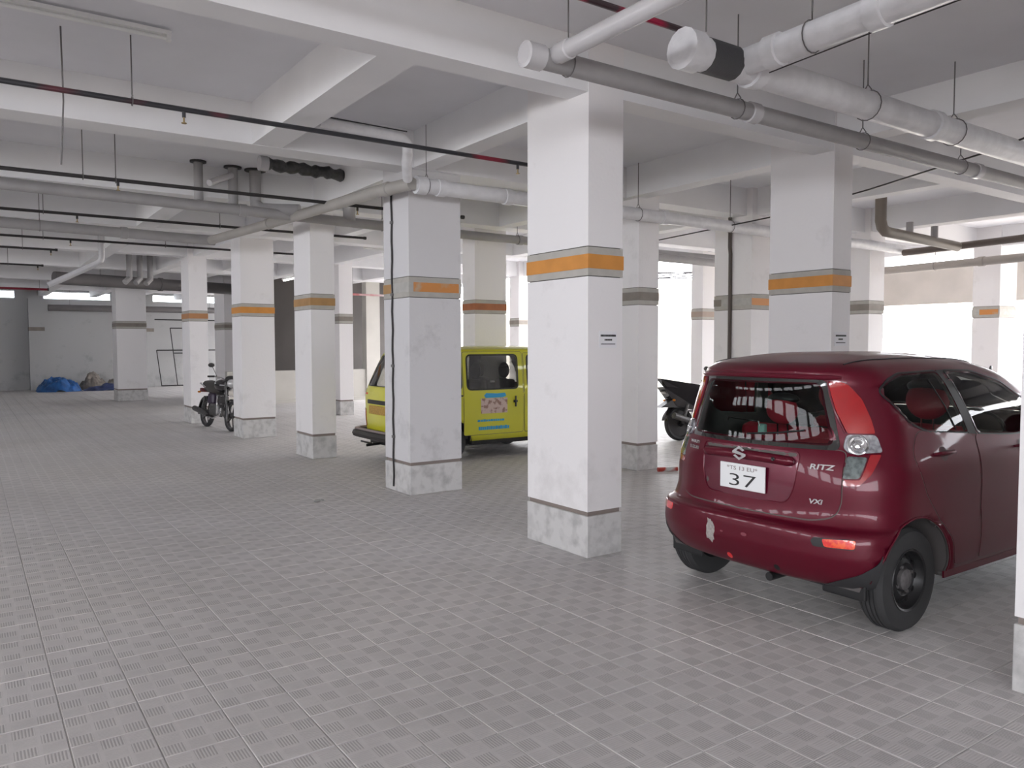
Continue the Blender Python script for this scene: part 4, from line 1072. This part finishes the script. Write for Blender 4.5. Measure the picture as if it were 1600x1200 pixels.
# ---------------------------------------------------------------- the yellow van
M_YEL = mat('van_yellow_paint', (0.62, 0.60, 0.035), 0.35, coat=0.6)
M_VGL = glass_mat('van_glass', (0.62, 0.62, 0.60), 0.08)
van = thing('minivan', 'bright yellow boxy minivan parked behind the worn column', 'van', (4.78, 10.21, 0))
VR = [
 (0.27, 0.10, 3.22, 0.66, 0.18, 3.0, 0.3, 3.0, 0.0),
 (0.34, 0.06, 3.28, 0.695, 0.18, 3.2, 0.3, 3.0, 0.005),
 (0.60, 0.03, 3.34, 0.705, 0.18, 3.2, 0.3, 3.0, 0.005),
 (0.90, 0.03, 3.35, 0.705, 0.18, 3.2, 0.3, 3.0, 0.005),
 (1.00, 0.05, 3.26, 0.695, 0.18, 3.2, 0.3, 3.0, 0.005),
 (1.10, 0.09, 3.16, 0.685, 0.18, 3.2, 0.3, 3.0, 0.005),
 (1.35, 0.21, 2.95, 0.665, 0.18, 3.2, 0.3, 3.0, 0.005),
 (1.53, 0.31, 2.78, 0.645, 0.18, 3.2, 0.3, 3.0, 0.005),
 (1.575, 0.35, 2.72, 0.62, 0.18, 3.0, 0.3, 3.0, 0.005),
 (1.585, 0.34, 2.73, 0.635, 0.18, 3.0, 0.3, 3.0, 0.005),
 (1.60, 0.38, 2.68, 0.60, 0.18, 3.0, 0.3, 3.0, 0.005),
 (1.625, 0.50, 2.52, 0.48, 0.15, 2.6, 0.3, 2.6, 0.005),
 (1.638, 0.70, 2.30, 0.25, 0.1, 2.2, 0.2, 2.2, 0.005),
 (1.64, 0.90, 2.10, 0.03, 0.02, 2.0, 0.02, 2.0, 0.0),
]
vv_, vf_ = body_shell(VR, 5, 12, 44)
vb = BVHTree.FromPolygons([Vector(p) for p in vv_], vf_)
V_REAR = Frame2(vb, 0); V_R = Frame2(vb, 90); V_L = Frame2(vb, -90); V_F = Frame2(vb, 180)
w_rear = smooth_poly([(-0.55, 1.06), (0.55, 1.06), (0.50, 1.50), (-0.50, 1.50)], 0.06)
wq = smooth_poly([(0.28, 1.03), (0.96, 1.03), (0.96, 1.49), (0.46, 1.49)], 0.05)
wd = smooth_poly([(1.07, 1.02), (1.93, 1.02), (1.93, 1.495), (1.07, 1.495)], 0.06)
wf = smooth_poly([(2.13, 1.03), (2.95, 1.03), (2.70, 1.49), (2.13, 1.49)], 0.05)
w_scr = smooth_poly([(-0.58, 1.08), (0.58, 1.08), (0.54, 1.50), (-0.54, 1.50)], 0.05)
cuts = [(V_REAR, w_rear, lambda c: c.x < 1), (V_F, w_scr, lambda c: c.x > 2)]
for sg, fr in ((-1, V_R), (1, V_L)):
    ts = (lambda c: c.y < -0.3) if sg < 0 else (lambda c: c.y > 0.3)
    cuts += [(fr, side(w, sg), ts) for w in (wq, wd, wf)]
    cuts += [(fr, side(circ(wx, 0.27, 0.325, 0, 180) + [(wx - 0.325, 0.1), (wx + 0.325, 0.1)], sg), ts) for wx in (0.80, 2.62)]
shell_object('body', cut_shell(vv_, vf_, cuts), M_YEL, M_INNER, van)
MB().box(0.15, 3.2, -0.6, 0.6, 0.20, 0.30).build('underbody', M_TRIM, van)
for wx in (0.80, 2.62):
    for sg in (-1, 1):
        pr = circ(wx, 0.27, 0.33, -8, 188, 20); v = []; f = []
        for (u, z) in pr: v += [(u, sg * 0.695, z), (u, sg * 0.48, z)]
        for i in range(len(pr) - 1): f.append((2 * i, 2 * i + 2, 2 * i + 3, 2 * i + 1))
        k = len(v); v += [(wx, sg * 0.48, 0.27)]
        for i in range(len(pr) - 1): f.append((2 * i + 1, 2 * i + 3, k))
        MB().add(v, f, True).build('wheel_housing', M_TRIM, van)
        wheel(van, wx, sg * 0.60, sg, r=0.262, w=0.14, rim_r=0.155)
patch(MB(), V_REAR, w_rear, 0.002, 0, step=0.08).build('rear_window', M_VGL, van)
patch(MB(), V_REAR, inset(w_rear, -0.008), 0.004, 0.004, hole=w_rear, step=0.06).build('window_seal', M_TRIM, van)
patch(MB(), V_F, w_scr, 0.002, 0, step=0.08).build('windscreen', M_VGL, van)
VD = smooth_poly([(1.00, 0.36), (2.03, 0.36), (2.03, 1.545), (1.00, 1.545)], 0.03)
VFD = smooth_poly([(2.06, 0.36), (2.30, 0.36), (2.36, 0.62), (2.90, 0.62), (3.05, 1.0), (2.74, 1.53), (2.06, 1.53)], 0.03)
for sg, fr in ((-1, V_R), (1, V_L)):
    for nm, D, W in (('sliding_door', VD, wd), ('front_door', VFD, wf)):
        patch(MB(), fr, inset(side(D, sg), -0.008), 0.001, 0, hole=side(W, sg), step=0.08).build('door_seam', M_GROOVE, van)
        d = patch(MB(), fr, side(D, sg), 0.005, 0.006, hole=side(W, sg), step=0.07).build(nm, M_YEL, van)
        patch(MB(), fr, inset(side(W, sg), -0.022), 0.008, 0.006, hole=side(W, sg), step=0.05).build('window_seal', M_TRIM, d)
        patch(MB(), fr, side(W, sg), 0.003, 0, step=0.1).build('door_window', M_VGL, d)
        hu = 1.88 if nm == 'sliding_door' else 2.16
        a = fr.hit(side([(hu, 0.90)], sg)[0], 0.022); b = fr.hit(side([(hu, 0.74)], sg)[0], 0.022)
        MB().tube([a, b], 0.013, 8).build('door_handle', M_TRIM, d)
        MB().tube([fr.hit(side([(hu - 0.03, 0.82)], sg)[0], 0.01), fr.hit(side([(hu + 0.03, 0.82)], sg)[0], 0.01)], 0.02, 8).build('handle_plate', M_TRIM, d)
        if nm == 'sliding_door' and sg < 0:
            M_BLUE = mat('decal_blue', (0.03, 0.35, 0.62), 0.4)
            patch(MB(), fr, side([(1.28, 0.66), (1.74, 0.66), (1.74, 0.88), (1.28, 0.88)], sg), 0.007, 0, step=0.1).build('decal_picture', mat('decal_photo', (0.62, 0.48, 0.42), 0.5, col2=(0.30, 0.17, 0.13), scale=14, thresh=(0.40, 0.50)), d)
            patch(MB(), fr, side([(1.36, 0.885), (1.66, 0.885), (1.72, 0.905), (1.70, 0.95), (1.56, 0.945), (1.37, 0.955), (1.33, 0.92)], sg), 0.0075, 0, step=0.1).build('decal_header', M_BLUE, d)
            for (zz, u0, u1, hh) in ((0.56, 1.22, 1.66, 0.032), (0.45, 1.24, 1.76, 0.052)):
                random.seed(int(zz * 100)); mb = MB(); u = u0
                while u < u1:
                    l = random.uniform(0.03, 0.055); q0 = fr.hit(side([(u, zz)], sg)[0], 0.0075)
                    mb.box(q0.x, q0.x + l * 0.85, q0.y - 0.0008, q0.y, zz - hh / 2, zz + hh / 2 * random.uniform(0.7, 1)); u += l
                mb.build('decal_line', M_BLUE, d)['kind'] = 'stuff'
    patch(MB(), fr, inset(side(wq, sg), -0.02), 0.004, 0.004, hole=side(wq, sg), step=0.06).build('window_seal', M_TRIM, van)
    patch(MB(), fr, side(wq, sg), 0.002, 0, step=0.08).build('quarter_window', M_VGL, van)
    MB().tube([fr.hit(side([(0.3, 0.93)], sg)[0], 0.003), fr.hit(side([(0.98, 0.93)], sg)[0], 0.003)], 0.012, 6).build('door_rail', M_TRIM, van)
    MB().tube([fr.hit(side([(0.5, 1.578)], sg)[0], 0.006), fr.hit(side([(1.5, 1.578)], sg)[0], 0.006), fr.hit(side([(2.6, 1.578)], sg)[0], 0.006)], 0.010, 6).build('roof_gutter', M_YEL, van)
    fr2 = V_REAR
    patch(MB(), fr2, smooth_poly([(sg * 0.46, 0.93), (sg * 0.665, 0.93), (sg * 0.665, 0.955), (sg * 0.46, 0.955)], 0.005), 0.006, 0.006, step=0.06).build('reflector_strip', M_REFLO, van)
    patch(MB(), fr2, smooth_poly([(sg * 0.53, 0.46), (sg * 0.67, 0.46), (sg * 0.67, 0.72), (sg * 0.53, 0.72)], 0.02), 0.008, 0.008, step=0.06).build('tail_lamp', M_LENS, van)
    MB().box(3.36, 3.37, sg * 0.40 - 0.1, sg * 0.40 + 0.1, 0.70, 0.85, bev=0.004).build('headlamp', M_LENSC, van)
patch(MB(), V_REAR, smooth_poly([(-0.42, 0.80), (0.44, 0.80), (0.44, 0.86), (-0.42, 0.86)], 0.02), 0.008, 0.008, step=0.06).build('plate_light_bar', M_TRIM, van)
MB().box(0.0, 0.02, -0.24, 0.32, 0.66, 0.78, bev=0.004).build('number_plate', mat('plate_amber', (0.55, 0.33, 0.06), 0.5, var=0.4, scale=60), van)
mb = MB(); mb.tube([(0.22, 0.74, 0.36), (0.04, 0.73, 0.36), (-0.06, 0.64, 0.36), (-0.07, 0, 0.36), (-0.06, -0.64, 0.36), (0.04, -0.73, 0.36), (0.22, -0.74, 0.36)], 0.062, 8)
mb.build('bumper', mat('black_van_bumper', (0.035, 0.03, 0.03), 0.6), van)
MB().tube([(0.22, 0.745, 0.425), (0.04, 0.735, 0.425), (-0.06, 0.645, 0.425), (-0.07, 0, 0.425), (-0.06, -0.645, 0.425), (0.04, -0.735, 0.425)], 0.022, 8).build('bumper_top', mat('bumper_grey', (0.25, 0.2, 0.19), 0.6), van)
MB().tube([(-0.05, 0.3, 0.20), (0.3, 0.3, 0.22)], 0.02, 8).tube([(-0.02, 0.55, 0.235), (-0.02, 0.2, 0.235)], 0.014, 6).build('exhaust_pipe', M_TRIM, van)
MB().box(0.25, 3.0, -0.6, 0.6, 0.30, 0.34).build('cabin_floor', M_INNER, van)
M_VSEAT = mat('dark_van_seat', (0.05, 0.045, 0.045), 0.8)
for (u, v_) in ((0.95, -0.34), (0.95, 0.34), (1.95, -0.34), (1.95, 0.34), (1.50, -0.25), (1.50, 0.3)):
    s = MB().box(u, u + 0.42, v_ - 0.22, v_ + 0.22, 0.5, 0.64, bev=0.04).build('seat', M_VSEAT, van)
    MB().box(u - 0.06, u + 0.05, v_ - 0.22, v_ + 0.22, 0.6, 1.14, bev=0.04).build('seat_back', M_VSEAT, s)
    MB().ball((u - 0.02, v_, 1.27), (0.05, 0.13, 0.12), 14, 10).build('headrest', M_VSEAT, s)

# ---------------------------------------------------------------- motorcycles
M_ENG = mat('engine_aluminium', (0.16, 0.155, 0.155), 0.4, 0.7, var=0.4, scale=30)
M_BPAINT = mat('black_bike_paint', (0.02, 0.018, 0.02), 0.15, coat=0.8)
M_BSEAT = mat('bike_seat_vinyl', (0.05, 0.045, 0.04), 0.6)
M_MUD = mat('bike_purple_panel', (0.05, 0.035, 0.06), 0.35)
def motorcycle(label, loc, rz, sporty=False, lean=-8):
    t = thing('motorcycle', label, 'motorcycle', loc, rz)
    t.rotation_euler = (R(lean), 0, rz)
    r = 0.295
    def bw(x, name):
        o = MB().lathe([(0.235, -0.035), (0.27, -0.05), (r, -0.02), (r, 0.02), (0.27, 0.05), (0.235, 0.035)], (x, 0, r), 'y', 36, close=True).build(name, M_RUBBER, t)
        MB().lathe([(0.238, -0.03), (0.225, -0.02), (0.225, 0.02), (0.238, 0.03)], (x, 0, r), 'y', 32, close=True).build('rim', M_BLACK if sporty else M_ENG, o)
        for k in range(5):
            a = 2 * pi * k / 5
            MB().tube([(x + 0.04 * cos(a), 0, r + 0.04 * sin(a)), (x + 0.23 * cos(a), 0, r + 0.23 * sin(a))], 0.013, 6).build('spoke', M_BLACK, o)
        if sporty: MB().lathe([(0.225, 0.012), (0.03, 0.03), (0.03, -0.03), (0.225, -0.012)], (x, 0, r), 'y', 28).build('wheel_disc', M_BLACK, o)
        MB().lathe([(0.055, -0.06), (0.055, 0.06), (0, 0.06)], (x, 0, r), 'y', 16).build('hub', M_ENG, o)
    bw(-0.62, 'wheel'); bw(0.64, 'wheel')
    for s in (-1, 1):
        MB().tube([(0.64, s * 0.085, r), (0.50, s * 0.085, 0.62), (0.38, s * 0.08, 0.93)], [0.024, 0.022, 0.018], 8).build('fork_leg', M_ENG, t)
        MB().tube([(0.36, s * 0.03, 0.98), (0.34, s * 0.16, 1.03), (0.30, s * 0.30, 1.04)], 0.011, 8).build('handlebar', M_CHROME, t)
        MB().tube([(0.315, s * 0.27, 1.038), (0.27, s * 0.39, 1.03)], 0.018, 8).build('grip', M_BLACK, t)
        MB().tube([(0.36, s * 0.25, 1.04), (0.37, s * 0.38, 1.03)], 0.006, 6).build('brake_lever', M_CHROME if s > 0 else M_BLACK, t)
        m = MB().tube([(0.33, s * 0.23, 1.04), (0.35, s * 0.30, 1.16), (0.35, s * 0.33, 1.21)], 0.006, 6).build('mirror_stem', M_BLACK, t)
        MB().ball((0.355, s * 0.36, 1.25), (0.02, 0.065, 0.042), 14, 8).build('mirror', M_BLACK, t)
        MB().tube([(-0.62, s * 0.11, r), (-0.50, s * 0.12, 0.62)], [0.03, 0.026], 10).build('shock_absorber', M_ENG, t)
        MB().ball((-0.80, s * 0.13, 0.70), (0.025, 0.035, 0.02), 10, 6).build('indicator', mat('amber_lens', (0.6, 0.2, 0.02), 0.3), t)
        MB().tube([(-0.05, s * 0.05, 0.26), (-0.07, s * 0.24, 0.26)], 0.016, 6).build('footpeg', M_BLACK, t)
    MB().tube([(0.36, 0, 0.90), (0.10, 0, 0.72), (-0.35, 0, 0.68), (-0.85, 0, 0.76)], 0.024, 8).build('frame_tube', M_BLACK, t)
    MB().tube([(0.34, 0, 0.84), (0.26, 0, 0.42), (0.10, 0, 0.26), (-0.30, 0, 0.30), (-0.62, 0, r)], 0.022, 8).build('frame_tube', M_BLACK, t)
    MB().ball((0.12, 0, 0.87), (0.28, 0.165, 0.14), 20, 12).build('fuel_tank', M_BPAINT, t)
    MB().lathe([(0.03, 0), (0.03, 0.012), (0, 0.014)], (0.14, 0, 0.975), 'z', 14).build('tank_cap', M_CHROME, t)
    MB().box(-0.20, 0.24, -0.15, 0.15, 0.26, 0.50, bev=0.04).build('engine', M_ENG, t)
    MB().box(-0.02, 0.20, -0.09, 0.09, 0.50, 0.70, bev=0.02).build('cylinder_block', M_BLACK, t)
    MB().tube([(0.18, -0.06, 0.50), (0.28, -0.10, 0.30), (0.05, -0.14, 0.22), (-0.25, -0.16, 0.25)], 0.022, 8).build('exhaust_header', M_CHROME, t)
    MB().tube([(-0.22, -0.16, 0.25), (-0.40, -0.17, 0.30), (-0.86, -0.18, 0.44 if sporty else 0.36)], [0.03, 0.052, 0.055], 12).build('silencer', M_ENG, t)
    MB().box(-0.36, -0.10, -0.13, 0.13, 0.48, 0.70, bev=0.04).build('side_panel', M_MUD, t)
    MB().ball((0.50, 0, 0.92), (0.07, 0.09, 0.085), 16, 10).build('headlamp', mat('headlamp_glass', (0.6, 0.6, 0.6), 0.15, 0.4), t)
    MB().ball((0.46, 0, 1.00), (0.05, 0.12, 0.07), 14, 8).build('instrument_cowl', M_BLACK, t)
    # mudguards as arcs
    def guard(x, a0, a1, w, rr, name):
        v = []; f = []; n = 14
        for i in range(n + 1):
            a = R(a0 + (a1 - a0) * i / n)
            for yy, dz in ((-w, -0.02), (-w * 0.6, 0), (w * 0.6, 0), (w, -0.02)):
                v.append((x + (rr + dz) * cos(a), yy, r + (rr + dz) * sin(a)))
        for i in range(n):
            for k in range(3): f.append((4 * i + k, 4 * i + k + 1, 4 * i + k + 5, 4 * i + k + 4))
        MB().add(v, f, True).build(name, M_BPAINT, t)
    guard(0.64, 20, 150, 0.07, 0.325, 'front_mudguard')
    if not sporty:
        guard(-0.62, 30, 190, 0.08, 0.335, 'rear_mudguard')
        MB().tube([(0.05, 0, 0.80), (-0.15, 0, 0.80), (-0.50, 0, 0.83), (-0.78, 0, 0.86)], [0.09, 0.13, 0.125, 0.08], 12).build('seat', M_BSEAT, t)
        MB().tube([(-0.45, 0.13, 0.80), (-0.75, 0.14, 0.88), (-0.90, 0.0, 0.90), (-0.75, -0.14, 0.88), (-0.45, -0.13, 0.80)], 0.012, 8).build('grab_rail', M_CHROME, t)
        MB().box(-0.92, -0.84, -0.08, 0.08, 0.70, 0.78, bev=0.015).build('tail_lamp', mat('dull_tail_lens', (0.10, 0.01, 0.012), 0.4), t)
        MB().tube([(0.28, 0.17, 0.30), (0.33, 0.20, 0.50), (0.25, 0.17, 0.66), (0.25, -0.17, 0.66), (0.33, -0.20, 0.50), (0.28, -0.17, 0.30)], 0.012, 8).build('crash_guard', M_CHROME, t)
    else:
        # pointed tail unit in layered blades, long plate holder
        def blade(P, w0, w1, m, name):
            v = [(x, -w, z) for (x, z), w in zip(P, (w0, w0, w1, w1))] + [(x, w, z) for (x, z), w in zip(P, (w0, w0, w1, w1))]
            MB().add(v, [(0, 1, 2, 3), (7, 6, 5, 4), (0, 4, 5, 1), (1, 5, 6, 2), (2, 6, 7, 3), (3, 7, 4, 0)]).build(name, m, t)
        blade([(-0.05, 0.62), (-0.05, 0.92), (-1.02, 1.08), (-0.80, 0.86)], 0.15, 0.05, M_BPAINT, 'tail_cowl')
        blade([(-0.15, 0.84), (-0.15, 0.90), (-0.78, 1.03), (-0.70, 0.98)], 0.12, 0.05, M_BSEAT, 'seat')
        blade([(-0.15, 0.45), (-0.30, 0.86), (-0.98, 0.93), (-0.72, 0.60)], 0.15, 0.09, M_BPAINT, 'tail_lower_cowl')
        blade([(-0.74, 0.83), (-0.74, 0.87), (-0.96, 0.85), (-0.90, 0.81)], 0.07, 0.05, mat('grey_lamp', (0.35, 0.33, 0.33), 0.3), 'tail_lamp')
        blade([(-0.50, 0.56), (-0.60, 0.80), (-1.06, 0.58), (-0.86, 0.58)], 0.08, 0.09, M_BLACK, 'plate_holder')
        guard(-0.62, 60, 170, 0.08, 0.33, 'rear_mudguard')
        for s in (-1, 1):
            blade([(0.05, 0.52), (-0.02, 0.82), (0.42, 0.90), (0.36, 0.60)], 0.14, 0.15, M_BPAINT, 'tank_shroud') if s > 0 else None
    MB().tube([(-0.05, 0.10, 0.28), (-0.16, 0.26, 0.02)], 0.012, 6).build('side_stand', M_BLACK, t)
    return t
motorcycle('black commuter motorcycle with chrome rails parked between two white columns', (4.06, 16.05, 0.0), R(-83), False, -5)
motorcycle('black sporty motorcycle with pointed tail half hidden behind the maroon car', (10.68, 9.33, 0.0), R(-8), True, -5)
motorcycle('motorcycle of which only a mirror shows at the far right behind the car', (12.75, 5.3, 0.0), R(100), False, -6)
